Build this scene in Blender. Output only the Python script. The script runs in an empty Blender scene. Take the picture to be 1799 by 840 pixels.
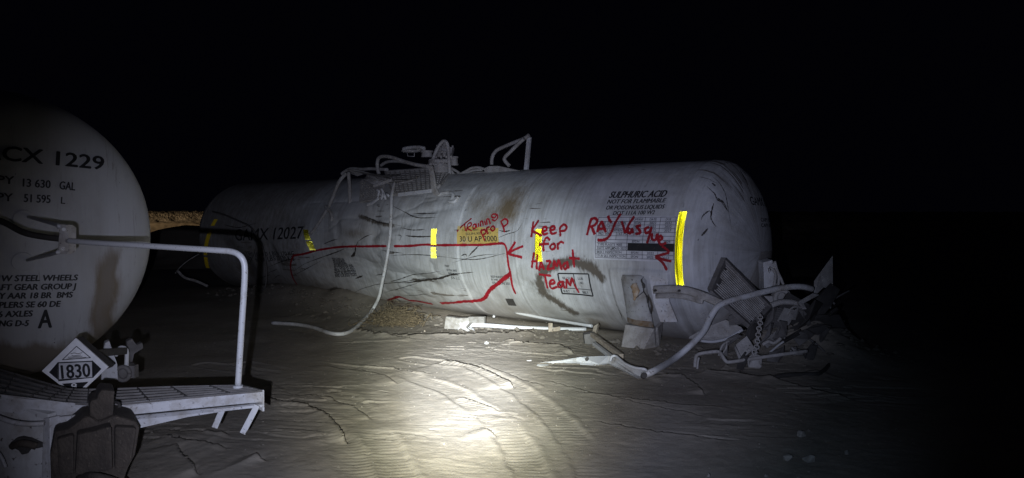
import bpy, bmesh, math, random
import numpy as np
from mathutils import Vector, Matrix
random.seed(7); np.random.seed(7)
S = bpy.context.scene
COL = S.collection

# ------------------------------------------------------------------ camera
F, CX, CY, HZ = 1285.0, 899.5, 420.0, 378.0        # focal length, centre and horizon of the 1799 px photograph
CAMZ = 1.67
PITCH = math.atan((CY - HZ) / F)
cam_d = bpy.data.cameras.new("camera"); cam = bpy.data.objects.new("camera", cam_d); COL.objects.link(cam)
cam.location = (0, 0, CAMZ); cam.rotation_euler = (math.pi / 2 - PITCH, 0, 0)
cam_d.sensor_width = 36; cam_d.lens = F / 1799 * 36; cam_d.clip_start = .05; cam_d.clip_end = 3000
S.camera = cam
# ------------------------------------------------------------------ world: moonless night
W = bpy.data.worlds.new("World"); S.world = W; W.use_nodes = True
nt = W.node_tree; bg = nt.nodes["Background"]
sky = nt.nodes.new("ShaderNodeTexSky"); sky.sky_type = 'NISHITA'; sky.sun_disc = False
sky.sun_elevation = math.radians(-4); sky.sun_rotation = math.radians(200)
mix = nt.nodes.new("ShaderNodeMixRGB"); mix.blend_type = 'ADD'; mix.inputs[0].default_value = 1
mix.inputs[2].default_value = (.0005, .0005, .0012, 1)
scl = nt.nodes.new("ShaderNodeMixRGB"); scl.blend_type = 'MULTIPLY'; scl.inputs[0].default_value = 1
scl.inputs[2].default_value = (.002, .002, .002, 1)
nt.links.new(sky.outputs[0], scl.inputs[1]); nt.links.new(scl.outputs[0], mix.inputs[1])
nt.links.new(mix.outputs[0], bg.inputs[0]); bg.inputs[1].default_value = 1.0
S.view_settings.view_transform = 'Standard'; S.view_settings.look = 'None'
S.view_settings.exposure = 0; S.view_settings.gamma = 1; S.view_settings.use_curve_mapping = False
S.cycles.max_bounces = 6; S.cycles.diffuse_bounces = 3; S.cycles.use_denoising = True

def ray(px, py):
    v = Vector(((px - CX) / F, 1.0, -(py - CY) / F))
    return (Matrix.Rotation(-PITCH, 3, 'X') @ v)
CAM = Vector((0, 0, CAMZ))
def P(px, py, d):
    r = ray(px, py); return CAM + r * (d / r.y)
def G(px, py, z=0.0):
    r = ray(px, py); return CAM + r * ((z - CAMZ) / r.z)

# the hand torch: one lamp held left of and below the lens, hot centre + corona + wide spill
LAMP = Vector((-.155, .05, CAMZ - .155))
def spot(name, target, power, full_deg, col, blend=1.0, radius=.012, loc=LAMP):
    l = bpy.data.lights.new(name, 'SPOT'); o = bpy.data.objects.new(name, l); COL.objects.link(o)
    l.energy = power; l.spot_size = math.radians(full_deg); l.spot_blend = blend; l.color = col
    l.shadow_soft_size = radius; o.location = loc
    o.rotation_euler = (target - loc).to_track_quat('-Z', 'Y').to_euler()
    return o
for nm, px_, py_, deg, e_ in (("torch_core", 820, 668, 12, (6800, 7600, 9600)), ("torch_hot", 820, 668, 17, (6900, 6950, 7000)), ("torch_ring", 820, 668, 24, (2150, 2350, 1600)),
                              ("torch_halo", 815, 650, 33, (1290, 1255, 930)), ("torch_tilt", 850, 560, 26, (2000, 2450, 2800)), ("torch_right", 1000, 480, 44, (580, 580, 830)),
                              ("torch_left", 595, 560, 50, (410, 405, 520)), ("torch_spill", 860, 600, 70, (165, 230, 350))):
    spot(nm, P(px_, py_, 7), max(e_), deg, tuple(c / max(e_) for c in e_))

# ------------------------------------------------------------------ helpers
def new_mat(name):
    m = bpy.data.materials.new(name); m.use_nodes = True
    return m, m.node_tree, m.node_tree.nodes["Principled BSDF"]
class N:                                            # tiny node helper
    def __init__(s, t): s.t = t
    def n(s, typ, **k):
        x = s.t.nodes.new(typ)
        for a, b in k.items():
            setattr(x, a, b)
        return x
    def l(s, a, b): s.t.links.new(a, b)
    def noise(s, vec, scale, detail=4, rough=.55, sc=(1, 1, 1), dist=0.0):
        mp = s.n("ShaderNodeMapping"); mp.inputs['Scale'].default_value = sc; s.l(vec, mp.inputs[0])
        x = s.n("ShaderNodeTexNoise"); x.inputs['Scale'].default_value = scale; x.inputs['Detail'].default_value = detail
        x.inputs['Roughness'].default_value = rough; x.inputs['Distortion'].default_value = dist
        s.l(mp.outputs[0], x.inputs['Vector']); return x.outputs['Fac']
    def ramp(s, fac, a, b, lo=0.0, hi=1.0):
        x = s.n("ShaderNodeMapRange"); x.inputs[1].default_value = a; x.inputs[2].default_value = b
        x.inputs[3].default_value = lo; x.inputs[4].default_value = hi; s.l(fac, x.inputs[0]); return x.outputs[0]
    def mix(s, fac, a, b, mode='MIX'):
        x = s.n("ShaderNodeMixRGB", blend_type=mode)
        for i, v in ((0, fac), (1, a), (2, b)):
            if hasattr(v, 'node'): s.l(v, x.inputs[i])
            else: x.inputs[i].default_value = v if i == 0 else (*v, 1)
        return x.outputs[0]
    def math(s, op, a, b):
        x = s.n("ShaderNodeMath", operation=op)
        for i, v in ((0, a), (1, b)):
            if hasattr(v, 'node'): s.l(v, x.inputs[i])
            else: x.inputs[i].default_value = v
        return x.outputs[0]
    def bump(s, h, strength, dist, bsdf):
        b = s.n("ShaderNodeBump"); b.inputs['Strength'].default_value = strength; b.inputs['Distance'].default_value = dist
        s.l(h, b.inputs['Height']); s.l(b.outputs[0], bsdf.inputs['Normal'])

def mat_worn(name, base, dirt, rough=.55, scale=6, amount=(.45, .7), bump=.15, metallic=0, speck=None):
    m, t, b = new_mat(name); n = N(t); tc = n.n("ShaderNodeTexCoord").outputs['Object']
    f = n.ramp(n.noise(tc, scale, 6, .65), *amount)
    c = n.mix(f, base, dirt)
    if speck:
        c = n.mix(n.ramp(n.noise(tc, scale * 7, 3, .6), .62, .70), c, speck)
    n.l(c, b.inputs['Base Color']); b.inputs['Roughness'].default_value = rough; b.inputs['Metallic'].default_value = metallic
    n.bump(n.noise(tc, scale * 8, 4), bump, .01, b)
    return m
M = {}
M['rail'] = mat_worn('white painted rail', (.50, .50, .50), (.33, .31, .28), .42, 9, (.58, .75), .1, 0, (.22, .19, .16))
M['whitesteel'] = mat_worn('scuffed white steel', (.52, .52, .51), (.27, .24, .20), .5, 5, (.45, .75), .2, 0, (.12, .10, .09))
M['dusty'] = mat_worn('dusty pale steel', (.40, .385, .36), (.22, .20, .175), .7, 8, (.35, .7), .3, 0, (.09, .08, .07))
M['darksteel'] = mat_worn('dark dusty steel', (.16, .15, .14), (.08, .072, .064), .75, 8, (.35, .7), .3)
M['grime'] = mat_worn('grimy dark steel', (.055, .05, .045), (.03, .027, .024), .8, 8, (.35, .7), .3)
M['rust'] = mat_worn('rusty casting', (.070, .056, .042), (.035, .028, .022), .85, 7, (.35, .65), .8, 0, (.10, .082, .06))
M['deck'] = mat_worn('white platform paint', (.47, .47, .475), (.27, .245, .21), .5, 7, (.47, .72), .2, 0, (.10, .085, .07))
M['rustpaint'] = mat_worn('rust bleeding through paint', (.30, .20, .11), (.42, .36, .29), .8, 14, (.4, .62), .3)
M['concrete'] = mat_worn('chalky scraped steel', (.27, .26, .235), (.16, .145, .12), .85, 12, (.4, .65), .5, 0, (.2, .17, .13))
M['wood'] = mat_worn('weathered tan bar', (.36, .31, .24), (.20, .16, .12), .85, 12, (.4, .65), .4)
M['straw'] = mat_worn('dry weed', (.17, .13, .075), (.05, .038, .022), .9, 20, (.4, .65), .1)
M['stone'] = mat_worn('grey stone', (.27, .245, .21), (.16, .145, .125), .9, 14, (.4, .65), .5)
M['chip'] = mat_worn('white paint chip', (.50, .50, .48), (.34, .32, .29), .6, 14, (.5, .7), .1)
M['saddle'] = mat_worn('dull grey-white saddle paint', (.60, .60, .59), (.36, .32, .27), .6, 5, (.42, .7), .25, 0, (.10, .085, .07))
M['grit'] = mat_worn('grit', (.25, .225, .19), (.17, .15, .12), .95, 3, (.4, .6), .3)
M['clod'] = mat_worn('earth clod', (.19, .168, .135), (.12, .105, .083), .95, 9, (.35, .65), .5)
def mat_flat(name, c, rough=.6, wear=None, alpha=None):
    m, t, b = new_mat(name); n = N(t); tc = n.n("ShaderNodeTexCoord").outputs['Object']
    f = n.noise(tc, 9, 5, .6)
    n.l(n.mix(n.ramp(f, .35, .7), c, tuple(x * 1.35 + .006 for x in c)), b.inputs['Base Color'])
    b.inputs['Roughness'].default_value = rough
    if wear:
        n.l(n.ramp(n.noise(tc, 26, 5, .7), wear[0], wear[1]), b.inputs['Alpha'])
    return m
M['ink'] = mat_flat('black stencil paint', (.012, .012, .013), .55, (.22, .30))
M['fadedink'] = mat_flat('worn black stencil paint', (.018, .018, .02), .6, (.38, .47))
M['black'] = mat_flat('flat black paint', (.012, .012, .013), .5)
M['placard'] = mat_flat('white placard plastic', (.70, .70, .70), .4)
M['panelwhite'] = mat_flat('fresh white stencil panel', (.46, .46, .47), .5)
def mat_spray(name, c, lo):
    m, t, b = new_mat(name); n = N(t); tc = n.n("ShaderNodeTexCoord").outputs['Object']
    at = n.n("ShaderNodeAttribute", attribute_name="edge").outputs['Fac']
    g = n.noise(tc, 75, 3, .7)
    a = n.ramp(n.math('SUBTRACT', n.math('ADD', g, n.noise(tc, 10, 2)), at), lo, lo + .34)
    n.l(a, b.inputs['Alpha']); n.l(n.mix(n.ramp(n.noise(tc, 6, 3), .35, .65), c, tuple(x * .7 for x in c)), b.inputs['Base Color'])
    b.inputs['Roughness'].default_value = .5
    return m
M['spray'] = mat_spray('red spray paint', (.34, .010, .020), .08)
M['scratch'] = mat_spray('bare dark scratch', (.050, .042, .035), .36)
m, t, b = new_mat('yellow reflective tape'); n = N(t); tc = n.n("ShaderNodeTexCoord").outputs['Object']
b.inputs['Base Color'].default_value = (1, .94, .10, 1); b.inputs['Roughness'].default_value = .27
b.inputs['Metallic'].default_value = 1.0
M['tape'] = m

def link(o, parent=None):
    COL.objects.link(o)
    if parent is not None: o.parent = parent
    return o
def tag(o, label, cat, group=None, kind=None):
    o['label'] = label; o['category'] = cat
    if group: o['group'] = group
    if kind: o['kind'] = kind
    return o
def thing(name, loc, label, cat, group=None):
    o = bpy.data.objects.new(name, None); o.location = loc; o.empty_display_size = .2; COL.objects.link(o)
    return tag(o, label, cat, group)
def mk(name, bm, mat, parent=None, smooth=False, bevel=0.0):
    """bm holds world coordinates; link as one mesh object, child of parent (thing or part) or top-level"""
    if bevel:
        es = [e for e in bm.edges if len(e.link_faces) == 2 and e.calc_face_angle(0) > .6]
        bmesh.ops.bevel(bm, geom=es, offset=bevel, segments=2, affect='EDGES', profile=.6, clamp_overlap=True)
    me = bpy.data.meshes.new(name)
    if parent is None:
        co = [v.co for v in bm.verts]
        base = Vector((sum(c.x for c in co) / len(co), sum(c.y for c in co) / len(co), min(c.z for c in co)))
        bmesh.ops.translate(bm, vec=-base, verts=bm.verts)
    bm.to_mesh(me); bm.free()
    if smooth:
        for p_ in me.polygons: p_.use_smooth = True
    me.materials.append(M[mat] if isinstance(mat, str) else mat)
    o = bpy.data.objects.new(name, me); link(o, parent)
    if parent is None: o.location = base
    elif parent.type == 'EMPTY': o.location = -parent.location
    return o
def crom(pts, k=6):
    pts = [Vector(p) for p in pts]
    if len(pts) < 3: return pts
    out = []
    for i in range(len(pts) - 1):
        p0 = pts[max(i - 1, 0)]; p1 = pts[i]; p2 = pts[i + 1]; p3 = pts[min(i + 2, len(pts) - 1)]
        for j in range(k):
            u = j / k
            out.append(.5 * ((2 * p1) + (p2 - p0) * u + (2 * p0 - 5 * p1 + 4 * p2 - p3) * u * u + (3 * p1 - p0 - 3 * p2 + p3) * u ** 3))
    out.append(pts[-1]); return out
def tube(bm, pts, r, seg=10, smooth=True, k=6, flat=1.0):
    pts = crom(pts, k) if smooth else [Vector(p) for p in pts]
    rad = r if hasattr(r, '__len__') else [r] * len(pts)
    rings = []; up = Vector((.13, .2, .97))
    for i, p in enumerate(pts):
        t_ = (pts[min(i + 1, len(pts) - 1)] - pts[max(i - 1, 0)]).normalized()
        a = t_.cross(up)
        if a.length < .05: a = t_.cross(Vector((1, 0, 0)))
        a.normalize(); up2 = a.cross(t_).normalized(); up = up2
        rings.append([bm.verts.new(p + (a * math.cos(2 * math.pi * q / seg) * flat + up2 * math.sin(2 * math.pi * q / seg)) * rad[min(i, len(rad) - 1)]) for q in range(seg)])
    for A_, B_ in zip(rings, rings[1:]):
        for q in range(seg):
            bm.faces.new((A_[q], A_[(q + 1) % seg], B_[(q + 1) % seg], B_[q])).smooth = True
    bm.faces.new(rings[0][::-1]); bm.faces.new(rings[-1])
    return bm
def plate(bm, pts, th):
    """polygon in space, thickened by the vector th"""
    pts = [Vector(p) for p in pts]; th = Vector(th)
    a = [bm.verts.new(p) for p in pts]; b_ = [bm.verts.new(p + th) for p in pts]
    bm.faces.new(a); bm.faces.new(b_[::-1]); k = len(pts)
    for i in range(k): bm.faces.new((a[i], b_[i], b_[(i + 1) % k], a[(i + 1) % k]))
    bmesh.ops.recalc_face_normals(bm, faces=bm.faces[:])
    return bm
def box(bm, c, ax, ay, az):
    c, ax, ay, az = map(Vector, (c, ax, ay, az))
    v = [bm.verts.new(c + ax * i + ay * j + az * k) for i in (-1, 1) for j in (-1, 1) for k in (-1, 1)]
    for f in ((0, 1, 3, 2), (4, 6, 7, 5), (0, 4, 5, 1), (2, 3, 7, 6), (0, 2, 6, 4), (1, 5, 7, 3)):
        bm.faces.new([v[i] for i in f])
    bmesh.ops.recalc_face_normals(bm, faces=bm.faces[:])
    return bm
def bar(bm, p, q, w, h, up=(0, 0, 1)):
    p, q = Vector(p), Vector(q); d = (q - p); a = d.cross(Vector(up)).normalized(); u = a.cross(d).normalized()
    return box(bm, (p + q) / 2, d / 2, a * w / 2, u * h / 2)
def disc(bm, c, axis, r, h, seg=24, r2=None):
    axis = Vector(axis).normalized(); c = Vector(c)
    rot = axis.to_track_quat('Z', 'Y').to_matrix().to_4x4()
    bmesh.ops.create_cone(bm, cap_ends=True, segments=seg, radius1=r, radius2=r if r2 is None else r2, depth=h, matrix=Matrix.Translation(c) @ rot)
    return bm
BM = bmesh.new

# value noise in numpy
_TAB = {}
def vnoise(x, y, seed=0):
    if seed not in _TAB: _TAB[seed] = np.random.RandomState(seed).rand(256, 256)
    tab = _TAB[seed]
    xi = np.floor(x).astype(int); yi = np.floor(y).astype(int); fx = x - xi; fy = y - yi
    fx = fx * fx * (3 - 2 * fx); fy = fy * fy * (3 - 2 * fy)
    g = lambda a, b_: tab[a & 255, b_ & 255]
    return (g(xi, yi) * (1 - fx) + g(xi + 1, yi) * fx) * (1 - fy) + (g(xi, yi + 1) * (1 - fx) + g(xi + 1, yi + 1) * fx) * fy
def fbm(x, y, seed=0, o=4):
    r = 0; a = .5
    for i in range(o): r = r + a * vnoise(x * 2 ** i, y * 2 ** i, seed + i); a *= .5
    return r
def sstep(a, b_, x):
    t_ = np.clip((x - a) / (b_ - a), 0, 1); return t_ * t_ * (3 - 2 * t_)
def seg_dist(X, Y, pts):
    """distance, arc length and signed side to a polyline, vectorised"""
    best = np.full(X.shape, 1e9); arc = np.zeros(X.shape); side = np.zeros(X.shape); acc = 0
    for (x0, y0), (x1, y1) in zip(pts, pts[1:]):
        dx, dy = x1 - x0, y1 - y0; L2 = dx * dx + dy * dy; L_ = math.sqrt(L2)
        t_ = np.clip(((X - x0) * dx + (Y - y0) * dy) / L2, 0, 1)
        d = np.hypot(X - x0 - t_ * dx, Y - y0 - t_ * dy); mk_ = d < best
        best = np.where(mk_, d, best); arc = np.where(mk_, acc + t_ * L_, arc)
        side = np.where(mk_, np.sign((X - x0) * dy - (Y - y0) * dx), side); acc += L_
    return best, arc, side, acc
def grid_mesh(name, co, nu, nv, mat, parent=None, wrap=False, uv=None, cols=None):
    me = bpy.data.meshes.new(name)
    nq_u = nu if wrap else nu - 1
    i = np.arange(nq_u)[:, None]; j = np.arange(nv - 1)[None, :]; i2 = (i + 1) % nu
    quads = np.stack([i * nv + j, i2 * nv + j, i2 * nv + j + 1, i * nv + j + 1], -1).reshape(-1, 4).astype(np.int32)
    me.vertices.add(len(co)); me.vertices.foreach_set('co', np.asarray(co, np.float32).ravel())
    me.loops.add(quads.size); me.loops.foreach_set('vertex_index', quads.ravel())
    me.polygons.add(len(quads)); me.polygons.foreach_set('loop_start', np.arange(0, quads.size, 4, dtype=np.int32))
    me.polygons.foreach_set('loop_total', np.full(len(quads), 4, np.int32))
    me.update(calc_edges=True)
    me.polygons.foreach_set('use_smooth', np.ones(len(quads), bool))
    if uv is not None:
        a = me.attributes.new('suv', 'FLOAT_VECTOR', 'POINT')
        a.data.foreach_set('vector', np.concatenate([uv, np.zeros((len(uv), 1))], 1).astype(np.float32).ravel())
    if cols is not None:
        a = me.attributes.new('stain', 'FLOAT_COLOR', 'POINT')
        a.data.foreach_set('color', np.concatenate([cols, np.ones((len(cols), 1))], 1).astype(np.float32).ravel())
    me.materials.append(mat)
    o = bpy.data.objects.new(name, me); link(o, parent)
    if parent is not None and parent.type == 'EMPTY': o.location = -parent.location
    return o

def zc(ox, oy, sc):                                  # enlarged-crop coordinates -> photograph pixels
    return lambda pts: [(ox + x / sc, oy + y / sc) for x, y in pts]
Z5 = zc(460, 360, 3.361); Z8 = zc(780, 360, 4.668); Z4 = zc(1020, 320, 5.248); ZT = zc(600, 230, 6.462)
ZH = zc(780, 230, 9.333); ZL = zc(340, 300, 4.2); ZR = zc(1000, 260, 2.0); ZB = zc(920, 520, 3.2125); ZE = zc(1220, 270, 3.654)
ZW = zc(1200, 470, 4.0); ZF = zc(540, 220, 4.283)

# ------------------------------------------------------------------ ground
def gxy(pts): return [tuple(G(x, y)[:2]) for x, y in pts]
tracks = [gxy([(360, 640), (470, 655), (540, 695), (585, 745), (615, 800), (630, 860), (640, 960)]),
          gxy([(430, 640), (560, 665), (625, 715), (670, 775), (700, 840), (715, 960)]),
          gxy([(560, 640), (700, 656), (800, 690), (870, 740), (915, 790), (945, 850), (960, 960)]),
          gxy([(720, 632), (830, 648), (920, 690), (985, 745), (1030, 800), (1060, 860), (1080, 960)])]
cracks = [(gxy(c), a) for c, a in [
    ([(620, 582), (660, 590), (700, 592), (740, 594), (800, 594), (850, 591), (900, 589), (945, 591)], .035),
    ([(560, 575), (600, 583), (650, 586), (700, 596), (730, 600)], .018),
    ([(885, 603), (920, 608), (960, 611), (985, 614), (1010, 624)], .035),
    ([(770, 638), (800, 643), (838, 652), (858, 660), (880, 668), (905, 682)], .04),
    ([(630, 642), (690, 648), (720, 655), (760, 660)], .014),
    ([(466, 702), (480, 706), (497, 712), (530, 714), (560, 725), (585, 742), (600, 762), (612, 778)], .04),
    ([(535, 692), (580, 700), (620, 715), (655, 735)], .014),
    ([(790, 640), (850, 645), (880, 655), (920, 670), (960, 680)], .014),
    ([(800, 695), (850, 712), (880, 725)], .02), ([(843, 752), (860, 758), (875, 768)], .02),
    ([(560, 640), (600, 648), (640, 652), (680, 663), (700, 676)], .012),
    ([(430, 800), (450, 803), (470, 810)], .04), ([(310, 780), (318, 800), (335, 815), (350, 835)], .03),
    ([(285, 765), (330, 775), (360, 780), (400, 790)], .025), ([(255, 755), (310, 757), (370, 760), (410, 764)], .02),
    ([(1130, 665), (1165, 662), (1200, 664), (1225, 680), (1240, 695)], .03),
    ([(1225, 655), (1290, 660), (1340, 668), (1400, 662), (1450, 655)], .035),
    ([(1340, 665), (1400, 680), (1460, 695), (1500, 705)], .03), ([(1000, 690), (1100, 700), (1200, 715), (1290, 720)], .015),
    ([(960, 670), (1040, 690), (1130, 712), (1240, 735)], .012), ([(1040, 740), (1150, 760), (1280, 775)], .012),
    ([(600, 565), (640, 560), (700, 566), (760, 575), (790, 580)], .02), ([(900, 583), (960, 582), (1020, 590), (1060, 602)], .025),
    ([(470, 560), (520, 552), (580, 558), (640, 563)], .02)]]
cracks = [(p_, a * (1.6 if p_[0][1] > 8.2 else 1.15)) for p_, a in cracks]
def axis_geo(a, b_, step, far_lo, far_hi, g=1.12):
    mid = list(np.arange(a, b_ + 1e-6, step)); lo = []; s_ = step; x = a
    while x > far_lo: s_ = min(s_ * g, 40); x -= s_; lo.append(x)
    hi = []; s_ = step; x = b_
    while x < far_hi: s_ = min(s_ * g, 40); x += s_; hi.append(x)
    return np.array(lo[::-1] + mid + hi)
gx = axis_geo(-3.6, 4.6, .0135, -400, 400); gy = axis_geo(4.3, 9.4, .0135, -60, 500, 1.07)
X, Y = np.meshgrid(gx, gy, indexing='ij')
A0 = Vector((2.76, 9.73, 1.2)); AD = Vector((.775, -.633, 0)).normalized(); LT = 11.4; RT = 1.2
PL = A0 - AD * LT
NB = Vector((-AD.y * -1, -AD.x, 0)); NB = Vector((AD.y, -AD.x, 0)).normalized()   # horizontal normal towards the viewer
if NB.y > 0: NB = -NB
s_ax = (X - PL.x) * AD.x + (Y - PL.y) * AD.y
off_ax = (X - PL.x) * NB.x + (Y - PL.y) * NB.y
def ground_h(X, Y, fine=True):
    near = 1 - sstep(14, 30, np.hypot(X, Y - 6))
    h = (fbm(X * .5, Y * .5, 3) - .47) * .10 * near
    s_ = (X - PL.x) * AD.x + (Y - PL.y) * AD.y; of = (X - PL.x) * NB.x + (Y - PL.y) * NB.y
    # soil pushed up along the wreck's left half, and under the broken right end
    rg = .06 * (fbm(X * 1.7, Y * 1.7, 9) * 2)
    h += (.20 + rg * 2) * np.exp(-((s_ - 3.2) / 2.6) ** 2) * np.exp(-((of - .75) / .55) ** 2)
    h += (.02 + rg * .6) * np.exp(-((s_ - 11.6) / 1.5) ** 2) * np.exp(-((of - .6) / .9) ** 2)
    h += (.20 + rg * 3) * np.exp(-((X - 3.6) / .65) ** 2 - ((Y - 9.0) / .8) ** 2)
    h += (rg * .5) * sstep(4.5, 5.5, s_) * sstep(10.6, 9.6, s_) * np.exp(-((of - .50) / .26) ** 2)
    if not fine: return h
    # broken crust: little terraces that run across the slope
    w = fbm(X * .9, Y * .9, 21) * .8
    Xr, Yr = X * .93 - Y * .36, X * .36 + Y * .93
    n1 = fbm(Xr * .5 + w, Yr * 1.9 + w, 31, 5); f1 = (n1 * 9) % 1.0
    msk = sstep(.50, .62, fbm(X * .6, Y * .9, 41)) * near
    h += .012 * (f1 - .5) * msk
    n2 = fbm(Xr * 1.1 + w, Yr * 3.2 + w, 51, 4); f2 = (n2 * 8) % 1.0
    h += .0022 * (f2 - .5) * near * sstep(.42, .55, fbm(X * .8, Y * .8, 61))
    # wind and tread ripples
    h += .0004 * np.sin(((Y + .2 * X) * 2 * math.pi / .06) + 9 * fbm(X * 1.3, Y * 1.3, 71)) * sstep(.42, .6, fbm(X * .7, Y * .7, 81)) * near * sstep(9, 7, Y)
    for pts in tracks:
        d, arc, sd, _ = seg_dist(X, Y, pts); d2 = d + (fbm(X * 4, Y * 4, 91) - .47) * .05
        inn = sstep(.135, .105, d2)
        brk = sstep(.30, .5, fbm(X * 1.2, Y * 1.2, 95))
        h += -.008 * inn * brk + .006 * brk * np.exp(-((d2 - .15) / .035) ** 2)
        h += .0017 * inn * brk * (.3 + 1.2 * fbm(X * 3, Y * 3, 97)) * np.sin(arc * 2 * math.pi / .06 + d * 14 * sd + 5 * fbm(X * 2.5, Y * 2.5, 98))
    for pts, a in cracks:
        wob = (fbm(X * 9, Y * 9, 101, 3) - .45) * .10
        d, arc, sd, tot = seg_dist(X, Y + wob, pts)
        fade = sstep(0, .12, arc) * sstep(tot, tot - .12, arc) * (.55 + .9 * fbm(arc * 3, arc * 0 + a * 99, 7))
        h += np.where(sd > 0, a * .85 * np.exp(-d / .16), -a * .95 * np.exp(-d / .026)) * fade
    h += (fbm(X * 14, Y * 14, 111, 2) - .37) * .006 * near
    return h
H = ground_h(X, Y)
m, t, b = new_mat('dry sandy soil'); n = N(t); tc = n.n("ShaderNodeTexCoord").outputs['Object']
c = n.mix(n.ramp(n.noise(tc, 1.3, 6, .6), .35, .68), (.34, .305, .25), (.255, .225, .18))
c = n.mix(n.ramp(n.noise(tc, 9, 5, .7, (1, 2.2, 1)), .5, .75), c, (.39, .335, .265))
c = n.mix(n.ramp(n.noise(tc, 60, 3, .6), .68, .74), c, (.42, .40, .36))
c = n.mix(n.ramp(n.noise(tc, 38, 3, .6), .30, .25), c, (.14, .12, .10))
n.l(c, b.inputs['Base Color']); b.inputs['Roughness'].default_value = .95; b.inputs['Specular IOR Level'].default_value = .15
n.bump(n.math('ADD', n.noise(tc, 70, 6, .75), n.math('MULTIPLY', n.noise(tc, 16, 5, .65), 1.2)), .40, .010, b)
M['soil'] = m
g_o = grid_mesh('ground', np.stack([X, Y, H], -1).reshape(-1, 3), len(gx), len(gy), m); g_o['kind'] = 'structure'
del X, Y, H, s_ax, off_ax

# railway embankment far behind, caught by a warm floodlight
m, t, b = new_mat('ballast gravel'); n = N(t); tc = n.n("ShaderNodeTexCoord").outputs['Object']
v = n.n("ShaderNodeTexVoronoi"); v.inputs['Scale'].default_value = 8; n.l(tc, v.inputs['Vector'])
c = n.mix(n.ramp(v.outputs['Distance'], .05, .55), (.42, .36, .28), (.15, .125, .10)); sx = n.n('ShaderNodeSeparateXYZ'); n.l(tc, sx.inputs[0])
c = n.mix(n.ramp(n.math('ADD', sx.outputs[2], n.math('MULTIPLY', n.noise(tc, 1.5, 4), .3)), 1.42, 1.32), c, n.mix(n.ramp(n.noise(tc, .9, 6, .7), .40, .62), (.33, .27, .20), (.20, .16, .12)))
n.l(c, b.inputs['Base Color']); b.inputs['Roughness'].default_value = .95
n.bump(n.math('MULTIPLY', v.outputs['Distance'], n.ramp(sx.outputs[2], 1.3, 1.5)), .8, .12, b)
ex = np.arange(-60, 60, .12); prof_y = np.array([46.0, 47, 48, 48.6, 49.2, 49.8, 50.2, 51, 53, 56]); prof_z = np.array([-.1, .25, .75, 1.18, 1.12, 1.40, 1.72, 1.86, 1.86, 1.0])
py_ = np.interp(np.linspace(0, 9, 60), range(10), prof_y); pz_ = np.interp(np.linspace(0, 9, 60), range(10), prof_z)
EX, _ = np.meshgrid(ex, py_, indexing='ij'); EY = np.broadcast_to(py_, EX.shape); EZ = np.broadcast_to(pz_, EX.shape)
EZ2 = EZ + (fbm(EX * 1.5, EY * 3, 131) - .47) * .35 + (vnoise(EX * 6, EY * 6, 141) - .5) * .10
EX2 = EX * .93 - .25 * EY + 12
e_o = grid_mesh('embankment', np.stack([EX2, EY + .12 * EX, EZ2], -1).reshape(-1, 3), len(ex), 60, m); e_o['kind'] = 'structure'
mx, my = np.meshgrid(np.linspace(-22, -4, 90), np.linspace(22, 30, 40), indexing='ij')
mz = 1.75 * np.exp(-((mx + 8.6) / 3.1) ** 2) * np.exp(-((my - 26) / 2.2) ** 2) + .95 * np.exp(-((mx + 12.6) / 1.9) ** 2 - ((my - 26) / 2.0) ** 2) + (fbm(mx * .9, my * .9, 151) - .47) * .3 - .12
m_o = grid_mesh('occluder_mound', np.stack([mx, my, mz], -1).reshape(-1, 3), 90, 40, M['soil']); m_o['kind'] = 'structure'  # unlit rise added as a dark occluder before the lit embankment
spot("flood_lamp", P(300, 392, 44), 15000, 24, (1.0, .76, .47), .8, .15, loc=Vector((-38, 22, 4.5)))

# ------------------------------------------------------------------ surfaces that carry lettering
ZUP = Vector((0, 0, 1))
def solve_q(a, b_, c):
    d = b_ * b_ - 4 * a * c
    return None if d < 0 else (-b_ - math.sqrt(d)) / (2 * a)
class Cyl:                                            # a = metres along the barrel, b = arc length upwards from the mid line
    def __init__(s, P0, ax, nb, R, L, disp=None): s.P0, s.ax, s.nb, s.R, s.L, s.disp = P0, ax, nb, R, L, disp
    def hit(s, px, py):
        r = ray(px, py); o = CAM - s.P0
        rp = r - s.ax * r.dot(s.ax); op = o - s.ax * o.dot(s.ax)
        t_ = solve_q(rp.dot(rp), 2 * rp.dot(op), op.dot(op) - s.R ** 2)
        if t_ is None: t_ = -rp.dot(op) / rp.dot(rp)
        q = o + r * t_; th = math.atan2(q.z, q.dot(s.nb))
        return q.dot(s.ax), th * s.R
    def ev(s, a, b_, h=0.0):
        th = b_ / s.R; n_ = s.nb * math.cos(th) + ZUP * math.sin(th)
        d = float(s.disp(np.float64(a), np.float64(b_))) if s.disp else 0
        return s.P0 + s.ax * a + n_ * (s.R + d + h), n_
class Head:                                           # dished end; a, b = across and up in the plane of the end
    def __init__(s, C_, h, r, R, dz, e=2.0): s.C, s.h, s.r, s.R, s.dz = C_, h, r, R, dz
    def hit(s, px, py):
        d = ray(px, py); o = CAM - s.C; sc = lambda v: Vector((v.dot(s.r) / s.R, v.z / s.R, v.dot(s.h) / s.dz))
        D_, O_ = sc(d), sc(o); t_ = solve_q(D_.dot(D_), 2 * D_.dot(O_), O_.dot(O_) - 1)
        if t_ is None: t_ = -D_.dot(O_) / D_.dot(D_)
        q = o + d * t_; return q.dot(s.r), q.z
    def ev(s, a, b_, h=0.0):
        k = max(0.0, 1 - (a * a + b_ * b_) / s.R ** 2); w = s.dz * math.sqrt(k)
        n_ = (s.r * (a / s.R ** 2) + ZUP * (b_ / s.R ** 2) + s.h * (w / s.dz ** 2)).normalized()
        return s.C + s.r * a + ZUP * b_ + s.h * w + n_ * h, n_
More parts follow.
